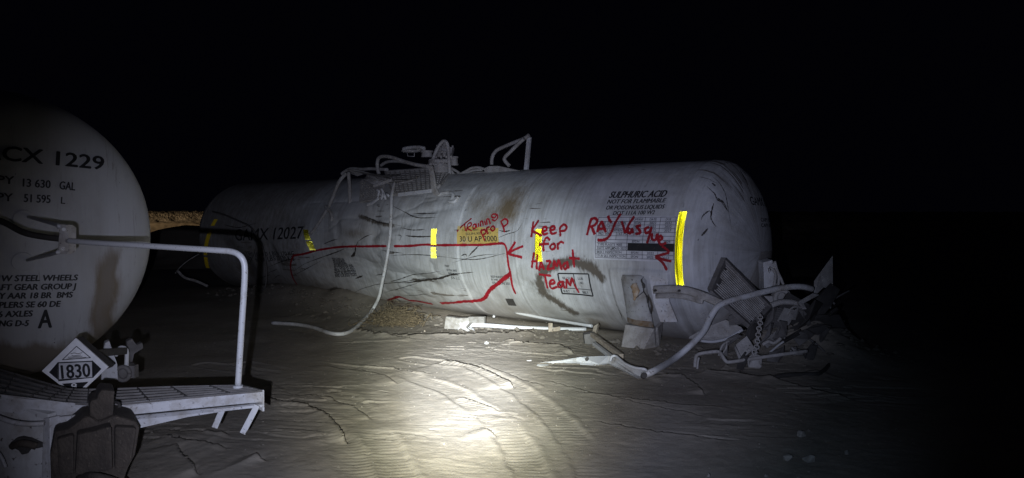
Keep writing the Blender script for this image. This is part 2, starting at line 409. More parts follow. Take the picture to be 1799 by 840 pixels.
_fc = bpy.data.curves.new("lettering_source", 'FONT'); _fo = bpy.data.objects.new("lettering_source", _fc)
def text_mesh(body, bold=.02, shear=0.0):
    """flat bmesh of a text: x from 0 to 1, cap height 1"""
    COL.objects.link(_fo); _fc.body = body; _fc.size = 1; _fc.offset = bold; _fc.shear = shear; _fc.resolution_u = 3
    bpy.context.view_layer.update(); e = _fo.evaluated_get(bpy.context.evaluated_depsgraph_get())
    me = e.to_mesh(); bm = BM(); bm.from_mesh(me); e.to_mesh_clear(); COL.objects.unlink(_fo)
    xs = [v.co.x for v in bm.verts]; x0, x1 = min(xs), max(xs)
    for v in bm.verts: v.co = Vector(((v.co.x - x0) / (x1 - x0), v.co.y / .70, 0))
    return bm
def add_bm(dst, src):
    mp = {v: dst.verts.new(v.co) for v in src.verts}
    for f in src.faces:
        try: dst.faces.new([mp[v] for v in f.verts])
        except ValueError: pass
    src.free()
def text_on(dst, sf, body, p0, p1, ptop, bold=.02, shear=0.0, h=.007, cut=.045):
    """baseline from pixel p0 to p1, capital height reaching pixel ptop above p0"""
    fat = bold if bold > .013 else 0
    bm = text_mesh(body, 0 if fat else bold, shear)
    a0 = Vector(sf.hit(*p0)); a1 = Vector(sf.hit(*p1)); at = Vector(sf.hit(*ptop))
    bx = a1 - a0; hgt = (at - a0).length; by = Vector((-bx.y, bx.x)).normalized() * hgt
    for ax_, ln in ((0, bx.length), (1, hgt)):
        k = int(ln / cut)
        for i in range(1, k + 1):
            pos = i / (k + 1); co = Vector((pos, 0, 0)) if ax_ == 0 else Vector((0, pos, 0)); no = Vector((1, 0, 0)) if ax_ == 0 else Vector((0, 1, 0))
            bmesh.ops.bisect_plane(bm, geom=bm.verts[:] + bm.edges[:] + bm.faces[:], plane_co=co, plane_no=no, dist=1e-5)
    k = fat * hgt * 1.05; dx = bx.normalized(); dy = by.normalized()
    for i, (ox, oy) in enumerate(((0, 0), (k, 0), (-k, 0), (0, k * .6), (0, -k * .6)) if fat else ((0, 0),)):
        b2 = bm.copy()
        for v in b2.verts:
            q = a0 + bx * v.co.x + by * v.co.y + dx * ox + dy * oy; v.co = sf.ev(q.x, q.y, h + .0004 * i)[0]
        add_bm(dst, b2)
    bm.free()
def stroke_on(dst, sf, pts, width, h=.006, taper=False, smooth=True, jit=.12):
    """soft-edged ribbon along a pixel polyline"""
    lay = dst.verts.layers.float.get('edge') or dst.verts.layers.float.new('edge')
    pp = [Vector((p[0], p[1], 0)) for p in pts]
    pp = crom(pp, 8) if smooth and len(pp) > 2 else [pp[0].lerp(pp[-1], i / 8) for i in range(9)] if len(pp) == 2 else pp
    P3 = [sf.ev(*sf.hit(p.x, p.y), h) for p in pp]; rows = []; k = len(P3)
    for i, (p, n_) in enumerate(P3):
        d = P3[min(i + 1, k - 1)][0] - P3[max(i - 1, 0)][0]
        if d.length < 1e-6: d = Vector((1, 0, 0))
        sd = d.normalized().cross(n_).normalized(); u = i / (k - 1)
        w_ = width * .5 * (1 + random.uniform(-jit, jit)) * (math.sin(math.pi * min(max(u, .03), .97)) ** .7 if taper else 1)
        row = []
        for q, e_ in ((-1.3, .85), (-.5, .10), (0, 0), (.5, .10), (1.3, .85)):
            v = dst.verts.new(p + sd * w_ * q); v[lay] = e_ + (.35 if i in (0, k - 1) else 0); row.append(v)
        rows.append(row)
    for r0, r1 in zip(rows, rows[1:]):
        for j in range(4): dst.faces.new((r0[j], r0[j + 1], r1[j + 1], r1[j]))
def patch_on(dst, sf, a0, a1, b0, b1, h, na=2, nb_=24, skew=0.0):
    g_ = [[dst.verts.new(sf.ev(a0 + (a1 - a0) * i / na + skew * (j / nb_ - .5), b0 + (b1 - b0) * j / nb_, h)[0]) for j in range(nb_ + 1)] for i in range(na + 1)]
    for i in range(na):
        for j in range(nb_): dst.faces.new((g_[i][j], g_[i + 1][j], g_[i + 1][j + 1], g_[i][j + 1]))
def retro_on(dst, sf, a0, a1, b0, b1, skew=0.0, cell=.011, h=.006):
    """prismatic reflective tape: a sheet of small cube corners"""
    hs = cell / math.sqrt(2); ux = Vector((cell, 0)); uy = Vector((cell * .5, cell * math.sqrt(3) / 2)); cache = {}
    def V(i, j):
        if (i, j) not in cache:
            q = ux * i + uy * j; fb = q.y / max(b1 - b0, 1e-6) - .5
            cache[(i, j)] = dst.verts.new(sf.ev(a0 + q.x + skew * fb, b0 + q.y, h + ((i - j) % 3) * hs)[0])
        return cache[(i, j)]
    nb_ = int((b1 - b0) / (cell * .866)) + 1
    for j in range(nb_):
        for i in range(int(-j * .5) - 1, int((a1 - a0) / cell) + 2):
            if (i - j) % 3: continue
            q = ux * i + uy * j
            if not (-cell * .2 <= q.x <= a1 - a0 + cell * .2): continue
            nbs = [(1, 0), (0, 1), (-1, 1), (-1, 0), (0, -1), (1, -1)]
            st = [k for k, (di, dj) in enumerate(nbs) if (i + di - j - dj) % 3 == 1]
            for k in st:
                A_, B_, C_ = nbs[k], nbs[(k + 1) % 6], nbs[(k + 2) % 6]
                try: dst.faces.new((V(i, j), V(i + A_[0], j + A_[1]), V(i + B_[0], j + B_[1]), V(i + C_[0], j + C_[1])))
                except ValueError: pass

# ------------------------------------------------------------------ tank paint
def mat_tank(name, base, dust, dark, stain_attr=True, st=1.0):
    m, t, b = new_mat(name); n = N(t)
    at = n.n("ShaderNodeAttribute", attribute_name="suv").outputs['Vector']
    streak = n.noise(at, 1.0, 5, .62, (17, .7, 1), .35); fine = n.noise(at, 1.0, 5, .7, (70, 2.2, 1), .3); blot = n.noise(at, 1.5, 6, .62)
    c = n.mix(n.math('MULTIPLY', n.ramp(streak, .42, .66, 0, st), n.ramp(n.noise(at, .8, 4, .6, (1.6, .6, 1)), .38, .60, .15, 1.0)), base, dust)
    c = n.mix(n.math('MULTIPLY', n.ramp(fine, .50, .74), .38 * st), c, tuple(x * .62 for x in dust))
    c = n.mix(n.math('MULTIPLY', n.ramp(blot, .46, .70), .75), c, (.27, .255, .23))
    c = n.mix(n.math('MULTIPLY', n.ramp(n.noise(at, 1.0, 6, .68, (3.5, 1.6, 1), .6), .54, .66), .6 * st), c, (.58, .585, .58))
    c = n.mix(n.ramp(n.noise(at, 26, 3, .7), .70, .74), c, dark)                      # chips and specks
    c = n.mix(n.ramp(n.math('MULTIPLY', n.noise(at, 1, 3, .6, (1.2, 14, 1), .8), n.ramp(n.noise(at, .9, 2), .5, .62)), .57, .60), c, (.14, .125, .11))   # scuffs along the barrel
    sx = n.n("ShaderNodeSeparateXYZ"); n.l(at, sx.inputs[0])
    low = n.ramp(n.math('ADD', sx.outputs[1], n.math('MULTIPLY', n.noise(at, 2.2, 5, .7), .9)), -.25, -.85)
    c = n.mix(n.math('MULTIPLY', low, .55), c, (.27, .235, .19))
    if stain_attr:
        sa = n.n("ShaderNodeAttribute", attribute_name="stain"); sp = n.n("ShaderNodeSeparateColor"); n.l(sa.outputs['Color'], sp.inputs[0])
        nz = n.noise(at, 7, 8, .78, (2.4, .8, 1), .3)
        c = n.mix(n.ramp(n.math('SUBTRACT', n.math('ADD', sp.outputs[0], n.math('MULTIPLY', nz, 1.3)), .65), .12, .85), c, (.17, .13, .08))
        c = n.mix(n.ramp(n.math('SUBTRACT', n.math('ADD', sp.outputs[1], n.math('MULTIPLY', nz, 1.7)), .85), .15, .50), c, (.10, .085, .068))
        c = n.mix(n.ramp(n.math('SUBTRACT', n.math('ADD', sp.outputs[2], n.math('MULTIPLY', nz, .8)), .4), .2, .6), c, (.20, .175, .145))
    n.l(c, b.inputs['Base Color']); b.inputs['Roughness'].default_value = .5; b.inputs['Specular IOR Level'].default_value = .35
    n.bump(n.math('ADD', n.noise(at, 5, 3), n.math('MULTIPLY', n.noise(at, 40, 4, .7), .12)), .22, .03, b)
    return m
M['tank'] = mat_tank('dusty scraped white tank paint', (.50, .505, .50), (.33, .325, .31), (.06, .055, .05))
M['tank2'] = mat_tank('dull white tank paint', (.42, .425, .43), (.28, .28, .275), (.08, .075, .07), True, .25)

# ------------------------------------------------------------------ the wrecked tank car
base_cyl = Cyl(PL, AD, NB, RT, LT)
def sw(px, py): return base_cyl.hit(px, py)
DENTS = []                                           # s, w, length along s, length along w, depth, tilt
def dent(px, py, ls, lw, dep, rot=0.0): DENTS.append((*sw(px, py), ls, lw, dep, rot))
dent(620, 478, 1.15, .42, -.16, -.10); dent(600, 535, .7, .30, -.14, -.3); dent(728, 490, .9, .16, -.055, -.12)
dent(690, 400, .8, .07, -.035, .22); dent(560, 420, .35, .30, -.06, .2); dent(430, 478, .45, .22, -.12, .5); dent(400, 440, .5, .25, -.08, -.4)
dent(745, 372, .55, .05, -.03, .1); dent(850, 428, .45, .10, -.03, 0); dent(500, 385, .8, .25, -.05, .1)
dent(1010, 520, .35, .3, -.03, 0); dent(1040, 560, .25, .12, -.04, .3); dent(680, 440, .3, .5, .03, 0); dent(655, 395, .12, .3, -.03, .1)
dent(590, 400, .10, .22, -.035, .4); dent(480, 450, .16, .3, -.05, .5); dent(1130, 380, .9, .5, -.02, 0)
S_EDGE = sw(804, 440)[0]; S_WELD1 = sw(905, 440)[0]; S_WELD2 = sw(1214, 430)[0]; S_L = sw(545, 420)[0]
PAD = (sw(1075, 500)[0], sw(1178, 500)[0], sw(1120, 600)[1], sw(1120, 474)[1])
def disp(s_, w_):
    d = 0 * s_
    for s0, w0, ls, lw, dep, rot in DENTS:
        c_, q = math.cos(rot), math.sin(rot); u = (s_ - s0) * c_ + (w_ - w0) * q; v = -(s_ - s0) * q + (w_ - w0) * c_
        d = d + dep * np.exp(-(np.abs(u / ls) ** 2.6 + np.abs(v / lw) ** 2.2))
    crush = sstep(S_L - .8, S_L + .3, s_) * sstep(S_EDGE + .3, S_EDGE - .4, s_) * sstep(-1.4, -.9, w_) * sstep(1.25, .8, w_)
    d = d + crush * ((fbm(s_ * 2.2 + w_, w_ * 4.5, 201, 3) - .44) * .035)
    rdg = 1 - np.abs(2 * fbm(s_ * 1.1 + w_ * .5, w_ * 2.6 - s_ * .3, 205, 3) / .875 - 1); d = d - crush * .020 * rdg ** 7
    rd2 = 1 - np.abs(2 * fbm(s_ * 2.6, w_ * 3.4 + s_ * .8, 207, 2) / .75 - 1); d = d - crush * .004 * rd2 ** 10
    d = d + (fbm(s_ * .8, w_ * .9, 211, 3) - .44) * .022
    lip = sstep(S_EDGE + .012, S_EDGE - .006, s_) * sstep(S_EDGE - 1.6, S_EDGE - .4, s_) * sstep(-1.5, -1.2, w_) * sstep(1.15, .95, w_)
    d = d + .014 * lip
    for sv in (S_WELD1, S_WELD2, .02, LT - .02): d = d + .006 * np.exp(-((s_ - sv) / .014) ** 2)
    f = .02
    pad = sstep(PAD[0] - f, PAD[0] + f, s_) * sstep(PAD[1] + f, PAD[1] - f, s_) * sstep(PAD[2] - f, PAD[2] + f, w_) * sstep(PAD[3] + f, PAD[3] - f, w_)
    d = d + .030 * pad
    return d
wcyl = Cyl(PL, AD, NB, RT, LT, disp)
ENDR = Head(PL + AD * LT, AD, Vector((-AD.y, AD.x, 0)), RT, .56)      # right end, seen obliquely
wreck = thing('tank_car', PL + AD * LT * .5 - Vector((0, 0, 1.2)), 'wrecked white tank car with crushed side and red sprayed writing, lying on sand', 'tank car', 'railway tank cars')
ti = np.concatenate([np.radians(np.linspace(-112, 112, 300)), np.radians(np.linspace(115, 245, 34))])
sl = np.concatenate([np.linspace(0, 1, 14), np.arange(0, LT + 1e-6, LT / 640)[1:-1], np.linspace(0, 1, 40)])
rr, ss = [], []
for k in np.linspace(.004, 1, 34): rr.append(RT * math.sin(k * math.pi / 2)); ss.append(-.56 * math.cos(k * math.pi / 2))
for x in np.arange(0, LT + 1e-6, LT / 620)[1:-1]: rr.append(RT); ss.append(x)
for k in np.linspace(0, .996, 60): rr.append(RT * math.cos(k * math.pi / 2)); ss.append(LT + .56 * math.sin(k * math.pi / 2))
rr, ss = np.array(rr), np.array(ss)
TH, SS = np.meshgrid(ti, ss, indexing='ij'); RR = np.broadcast_to(rr, TH.shape); WW = np.where(TH > math.pi, TH - 2 * math.pi, TH) * RT
DD = disp(SS, WW) * sstep(0, RT * .35, RR)
# the right end is scuffed in: soft folds beside the seam
er = sstep(LT + .02, LT + .25, SS); DD = DD - er * .05 * np.exp(-((TH - .42) / .22) ** 2) * np.exp(-((SS - LT - .22) / .16) ** 2)
DD = DD + er * (fbm(TH * 6, SS * 7, 221, 3) - .44) * .03 * sstep(0, .3, RR)
n3 = np.array(NB)[None, None] * np.cos(TH)[..., None] + np.array([0, 0, 1.0])[None, None] * np.sin(TH)[..., None]
co = np.array(PL)[None, None] + np.array(AD)[None, None] * SS[..., None] + n3 * (RR + DD * np.clip(RR / RT * 1.6, 0, 1))[..., None]
# stains with a shape of their own
Z6 = zc(780, 270, 2.896)
ST = np.zeros(TH.shape + (3,))
def blob(px, py, ls, lw, amp, ch):
    s0, w0 = sw(px, py); ST[..., ch] = np.maximum(ST[..., ch], amp * np.exp(-((SS - s0) / ls) ** 2 - ((WW - w0) / lw) ** 2))
def smear(pts, wid, amp, ch):
    q = [sw(*p) for p in pts]; d, arc, sd, tot = seg_dist(SS + (fbm(SS * 3, WW * 3, 231) - .47) * .2, WW, q)
    ST[..., ch] = np.maximum(ST[..., ch], amp * np.exp(-(d / wid) ** 2) * sstep(0, .1, arc) * sstep(tot, tot - .1, arc))
blob(893, 366, .26, .32, .95, 0); blob(862, 385, .30, .30, .62, 0); blob(905, 348, .22, .28, .70, 0); blob(840, 355, .25, .2, .5, 0)
smear(Z6([(850, 655), (770, 600), (710, 565), (650, 550), (570, 560), (510, 590), (485, 635), (495, 690), (545, 740), (610, 785), (700, 830)]), .075, .68, 1)
smear(Z6([(480, 625), (500, 690), (545, 735)]), .13, .62, 1); smear(Z6([(650, 548), (740, 570), (800, 610)]), .10, .6, 1)
smear([(1040, 560), (1062, 585)], .2, .6, 2); smear([(1000, 575), (1100, 590)], .12, .6, 2)
blob(600, 530, .55, .14, 1.1, 1); blob(585, 517, .3, .08, .9, 1); blob(540, 530, .8, .2, .9, 2); blob(430, 480, .5, .3, .7, 2); smear(Z5([(370, 520), (440, 505), (520, 520), (580, 560)]), .07, .9, 1)
ST[..., 2] = np.maximum(ST[..., 2], .42 * sstep(S_L + .3, S_L - .9, SS + (fbm(SS * 2, WW * 2, 241) - .47) * 1.6)); blob(620, 410, .4, .12, .5, 2); smear(Z5([(560, 60), (640, 90), (720, 118), (800, 122)]), .04, .55, 1)
smear(ZR([(240, 470), (232, 520), (225, 540)]), .05, .9, 0); smear(ZR([(262, 480), (285, 540), (292, 600)]), .02, .9, 1)
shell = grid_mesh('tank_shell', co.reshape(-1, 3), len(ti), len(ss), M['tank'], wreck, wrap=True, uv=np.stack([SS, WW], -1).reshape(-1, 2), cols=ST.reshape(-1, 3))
del co, n3, DD, ST, RR, TH, SS, WW

# stencils
def letters(sf, parent, items, name='lettering', mat='ink'):
    for it in items:                                  # every line of writing is a mesh of its own
        bm = BM(); body, p0, p1, hp = it[:4]; kw = it[4] if len(it) > 4 else {}
        text_on(bm, sf, body, p0, p1, (p0[0], p0[1] - hp), **kw)
        mk(name, bm, mat, parent)
letters(wcyl, shell, [("SULPHURIC ACID", (1069.5, 347.5), (1169, 345.5), 10.2, dict(bold=.045, shear=.22)),
                      ("NOT FOR FLAMMABLE", (1066, 357.5), (1168.5, 355), 6.6, dict(bold=.045, shear=.2)),
                      ("OR POISONOUS LIQUIDS", (1064, 368), (1166.5, 366), 6.6, dict(bold=.045, shear=.2)),
                      ("DOT 111A 100 W2", (1076, 377.3), (1149, 376), 6.6, dict(bold=.04, shear=.15))])
# test table: its own white panel, rules, rows
def quadpx(dst, sf, c4, h, k=10):
    """bilinear patch between four pixel corners (tl, tr, br, bl)"""
    q = [Vector(sf.hit(*c)) for c in c4]; g_ = []
    for i in range(k + 1):
        row = []
        for j in range(k + 1):
            u, v = i / k, j / k; p = (q[0] * (1 - u) + q[1] * u) * (1 - v) + (q[3] * (1 - u) + q[2] * u) * v
            row.append(dst.verts.new(sf.ev(p.x, p.y, h)[0]))
        g_.append(row)
    for i in range(k):
        for j in range(k): dst.faces.new((g_[i][j], g_[i][j + 1], g_[i + 1][j + 1], g_[i + 1][j]))
TQ = [(1051.5, 381.5), (1188, 381), (1183.5, 456.5), (1046, 452.5)]
def tq(u, v): 
    l_ = Vector(TQ[0]).lerp(Vector(TQ[3]), v); r_ = Vector(TQ[1]).lerp(Vector(TQ[2]), v); return tuple(l_.lerp(r_, u))
bm = BM(); quadpx(bm, wcyl, [tq(-.02, -.03), tq(1.02, -.03), tq(1.02, 1.06), tq(-.02, 1.04)], .0025); pan = mk('stencil_panel', bm, 'panelwhite', shell)
bm = BM()
RW = [0, .10, .185, .275, .365, .455, .55, .63, .72, .81, .905, 1.0]; CW = [0, .40, .60, .80, 1.0]
def rule(u0, v0, u1, v1, wpx=.75):
    a_, b_ = Vector(tq(u0, v0)), Vector(tq(u1, v1)); d = (b_ - a_).normalized(); nn = Vector((-d.y, d.x)) * wpx * .5
    quadpx(bm, wcyl, [tuple(a_ + nn), tuple(b_ + nn), tuple(b_ - nn), tuple(a_ - nn)], .0045, 8)
for v in RW: rule(0, v, 1, v)
rule(0, 0, 0, 1); rule(1, 0, 1, 1)
for u in CW[1:4]: rule(u, 0, u, 1)
rule(.24, RW[4], .24, RW[6])
quadpx(bm, wcyl, [tq(.40, RW[7]), tq(1, RW[7]), tq(1, RW[9]), tq(.40, RW[9])], .006, 8)
mk('table_rules', bm, 'ink', shell)
rows = [(None, "COMPANY", "DATE", "DUE"), ("TANK QUALIFICATION", "EFDN", "2022", "2032"), ("THICKNESS TEST", "EFDN", "2022", "2032"), ("SERVICE EQUIPMENT", "EFDN", "2022", "2027"),
        ("PRD. VENT", "EFDN", "2022", None), (None,) * 4, ("LINING", "EFDN", "2022", "2029"), ("TYPE PLASITE 9005", None, None, None), ("DATE APPLIED 05-2022", None, None, None),
        ("88.B.2 INSPECTION", "EFDN", "2022", "2032"), ("STUB SILL INSPECTION", "EFDN", "2022", "2032")]
it = []
for i, r_ in enumerate(rows):
    vb = RW[i] + (RW[i + 1] - RW[i]) * .80
    if r_[0]: it.append((r_[0], tq(.015, vb), tq(.015 + .0185 * len(r_[0]), vb), 4.1, dict(bold=.02)))
    for k in (1, 2, 3):
        if r_[k]:
            w_ = .0185 * len(r_[k]) + .015; c_ = (CW[k] + CW[k + 1]) / 2 if k < 4 else 0
            it.append((r_[k], tq(c_ - w_ / 2, vb), tq(c_ + w_ / 2, vb), 4.1, dict(bold=.02)))
it.append(("165 PSI", tq(.26, RW[4] + .07), tq(.385, RW[4] + .07), 4.1, dict(bold=.02)))
letters(wcyl, shell, it)
letters(wcyl, shell, [("GAMX 12027", (414, 423), (531, 419), 20, dict(bold=.015))], mat='fadedink')
letters(wcyl, shell, [("LD LMT 201 000 LBS 91 170 KG", (425, 451), (517, 449), 6, dict(bold=.02)), ("LT WT   60 800 LBS 27 570 KG", (425, 460), (517, 458), 6, dict(bold=.02))], mat='fadedink')
blk = ["VALVE CLOSED CAR", "MUST BE PLACARDED", "FOR HAZARDS SHOWN", "BEFORE MOVING AND", "BOTTOM DOME SHUT", "PRIOR TO FILL ALL SEALS", "MUST BE PROTECTED", "AND LOCKED TIGHT"]
letters(wcyl, shell, [(s_, (574 + i * 1.6, 460.5 + i * 4.5), (594 + i * 2.6 + (8 if i > 2 else 0), 462 + i * 4.4), 3.7, dict(bold=.03)) for i, s_ in enumerate(blk)])
letters(wcyl, shell, [("PAINT", (783, 468.5), (791, 469), 3.6), ("CENTRAL SANDS", (786, 475.5), (804, 477), 3.6), ("BLASTED AND LINED", (789, 481.5), (806, 483), 3.6), ("JUN 3 21", (793, 489.5), (808, 491), 4)], mat='fadedink')
letters(wcyl, shell, [("REPAIRED 2021", (863.5, 487.5), (898, 489.5), 3.6), ("BY MRC SHOPS", (864.5, 493), (890, 494), 3.6), ("STRATMORE 2021", (866, 498.5), (897, 500), 3.6)], mat='fadedink')
# yellow number plate stencil
bm = BM(); quadpx(bm, wcyl, [(805, 397), (876, 401), (875, 428), (803, 428.5)], .004); num = mk('number_panel', bm, mat_worn('scraped yellow panel', (.50, .36, .10), (.42, .38, .30), .6, 4, (.5, .66), .1, 0, (.2, .16, .1)), shell)
letters(wcyl, shell, [("30 U AP 2000", (807, 424.5), (872, 424), 9.5, dict(bold=.02, h=.008)), ("SULPHURIC ACID", (818, 413), (862, 411.5), 4, dict(bold=.01, h=.008)), ("CAR NUMBER ASSIGNED", (812, 406), (868, 404.5), 3, dict(bold=.01, h=.008))], mat='fadedink')
bm = BM(); quadpx(bm, wcyl, [(888, 524), (902, 524.5), (908, 537), (894, 536)], .012); mk('patch_plate', bm, 'grime', shell)
# built date box
BQ = [(980, 480.5), (1034, 481.5), (1041.5, 521), (987, 517)]
def bq(u, v): l_ = Vector(BQ[0]).lerp(Vector(BQ[3]), v); r_ = Vector(BQ[1]).lerp(Vector(BQ[2]), v); return tuple(l_.lerp(r_, u))
_t, tq = tq, bq
bm = BM(); rule(0, 0, 1, 0, 2.4); rule(0, 1, 1, 1, 2.4); rule(0, 0, 0, 1, 2.4); rule(1, 0, 1, 1, 2.4); rule(0, .73, 1, .73, 1.2); rule(.5, 0, .5, .73, 1.2); mk('box_rules', bm, 'ink', shell)
tq = _t
letters(wcyl, shell, [("08 / 51", bq(.12, .28), bq(.36, .28), 4.2), ("ARS", bq(.12, .48), bq(.28, .48), 4.2), ("LUB", bq(.62, .28), bq(.78, .28), 4.2), ("NO", bq(.66, .48), bq(.76, .48), 4.2), ("BUILT", bq(.06, .93), bq(.26, .93), 4.2), ("11 / 10", bq(.38, .93), bq(.56, .93), 4.2), ("BBLT", bq(.68, .93), bq(.87, .93), 4.2)])
# right end lettering
letters(ENDR, shell, [("GAMX 12027", (1319, 360), (1366, 364), 12, dict(bold=.03)), ("CAPY 12 027", (1336, 389.5), (1362, 391), 6), ("CAPY 45 527", (1336.5, 399), (1362, 400), 6), ("3 3 0", (1344, 465), (1357, 465), 5), ("LBS", (1344, 473), (1357, 473), 5)], mat='fadedink')

# red spray writing
def graffiti(groups, width, h=.010):
    bm = BM()
    for g_ in groups: stroke_on(bm, wcyl, g_, width * .82, h, jit=.18)
    return mk('graffiti', bm, 'spray', shell)
graffiti([Z5(q) for q in ([(185, 300), (215, 296), (250, 290), (300, 275), (370, 262), (440, 252), (520, 247), (600, 246), (740, 243)], [(785, 243), (870, 243), (960, 235), (1050, 238), (1180, 237), (1300, 236), (1370, 230), (1425, 230), (1445, 262), (1452, 300)],
          [(1452, 300), (1460, 360), (1470, 400), (1480, 470), (1500, 525)], [(190, 295), (178, 320), (170, 360), (178, 410), (195, 450), (225, 490), (265, 515), (300, 530)])], .038)
graffiti([Z5(q) for q in ([(590, 570), (640, 566), (700, 575), (760, 560), (810, 548), (870, 565), (940, 570), (1010, 580)], [(1060, 575), (1130, 570), (1200, 562), (1280, 562), (1320, 545), (1345, 505), (1400, 460), (1470, 405)])], .062)
graffiti([Z5(q) for q in ([(1452, 290), (1475, 255), (1500, 218)], [(1455, 285), (1500, 262), (1546, 243)], [(1460, 290), (1500, 300), (1540, 310)])], .040)
graffiti([Z8(q) for q in ([(112, 222), (130, 195), (160, 165), (230, 112)], [(170, 155), (178, 215)], [(185, 220), (198, 162), (222, 148), (226, 168), (195, 192), (232, 214)], [(262, 160), (245, 165), (240, 190), (258, 192), (266, 160), (274, 190)], [(283, 150), (290, 182)],
          [(304, 180), (302, 142), (318, 138), (326, 172)], [(336, 132), (345, 168)], [(358, 165), (352, 125), (370, 120), (384, 160)], [(432, 78), (402, 80), (395, 100), (420, 108), (438, 80), (442, 108), (420, 132), (396, 120)])], .025)
graffiti([Z8(q) for q in ([(303, 212), (318, 255), (328, 292)], [(303, 215), (335, 205), (345, 230), (318, 252)], [(362, 242), (354, 192), (378, 182)], [(405, 172), (385, 195), (402, 215), (420, 195), (405, 172)], [(470, 140), (488, 180), (500, 226)], [(466, 142), (500, 118), (525, 132), (520, 160), (490, 180)])], .029)
graffiti([Z8(q) for q in ([(742, 140), (735, 200), (726, 268)], [(787, 130), (757, 175), (728, 215)], [(730, 212), (770, 235), (814, 257)], [(815, 222), (850, 210), (848, 187), (824, 190), (815, 220), (830, 245), (862, 235)], [(880, 215), (915, 202), (912, 180), (890, 184), (880, 212), (897, 240), (935, 228)], [(958, 185), (961, 225), (963, 262)], [(960, 190), (990, 165), (1013, 185), (1000, 212), (964, 218)])], .036, .026)
graffiti([Z8(q) for q in ([(880, 292), (852, 270), (832, 300), (824, 345), (828, 382)], [(788, 326), (830, 322), (872, 320)], [(898, 320), (880, 345), (896, 366), (920, 350), (917, 324), (898, 320)], [(945, 368), (942, 340), (940, 312)], [(942, 332), (965, 305), (992, 315)])], .036, .026)
graffiti([Z8(q) for q in ([(750, 388), (738, 450), (730, 515)], [(724, 462), (772, 458)], [(776, 402), (772, 462), (770, 526)], [(788, 537), (806, 466), (830, 530)], [(790, 507), (830, 502)], [(845, 460), (886, 456)], [(886, 456), (852, 526)], [(852, 526), (902, 516)], [(908, 527), (912, 457), (935, 500), (950, 450), (974, 532)], [(1006, 470), (986, 495), (1000, 525), (1020, 500), (1016, 460), (1030, 520)], [(1062, 365), (1069, 440), (1076, 512)], [(1033, 434), (1075, 437), (1122, 440)])], .036, .026)
graffiti([Z8(q) for q in ([(780, 567), (830, 574), (882, 580)], [(832, 576), (840, 630), (852, 684)], [(870, 650), (905, 640), (900, 616), (877, 622), (869, 655), (886, 685), (927, 672)], [(962, 628), (937, 645), (937, 675), (964, 670), (972, 628), (986, 692)], [(1000, 692), (1006, 612), (1030, 662), (1050, 602), (1068, 660), (1102, 727)])], .036)
graffiti([Z4(q) for q in ([(97, 340), (78, 410), (58, 490)], [(87, 345), (130, 333), (152, 360), (130, 395), (87, 412)], [(97, 407), (115, 445), (131, 484)], [(153, 464), (170, 402), (193, 368), (212, 410), (232, 464)], [(160, 432), (228, 427)], [(252, 308), (262, 345), (284, 372)], [(367, 288), (320, 370), (292, 440), (255, 508), (205, 535), (155, 533)])], .040)
graffiti([Z4(q) for q in ([(374, 358), (392, 410), (411, 462), (442, 390), (492, 313)], [(452, 420), (430, 450), (455, 470), (471, 430), (482, 472)], [(556, 398), (516, 410), (541, 440), (547, 468), (503, 480)], [(630, 412), (596, 430), (600, 470), (640, 450), (650, 420), (632, 500), (612, 564)], [(657, 470), (660, 528), (692, 530), (707, 482), (722, 552)], [(722, 542), (752, 520), (737, 495), (717, 530), (742, 575), (792, 560)], [(752, 590), (790, 615), (822, 648)], [(822, 650), (690, 688)], [(690, 688), (765, 712), (842, 730)], [(690, 688), (760, 742), (800, 812)])], .036)

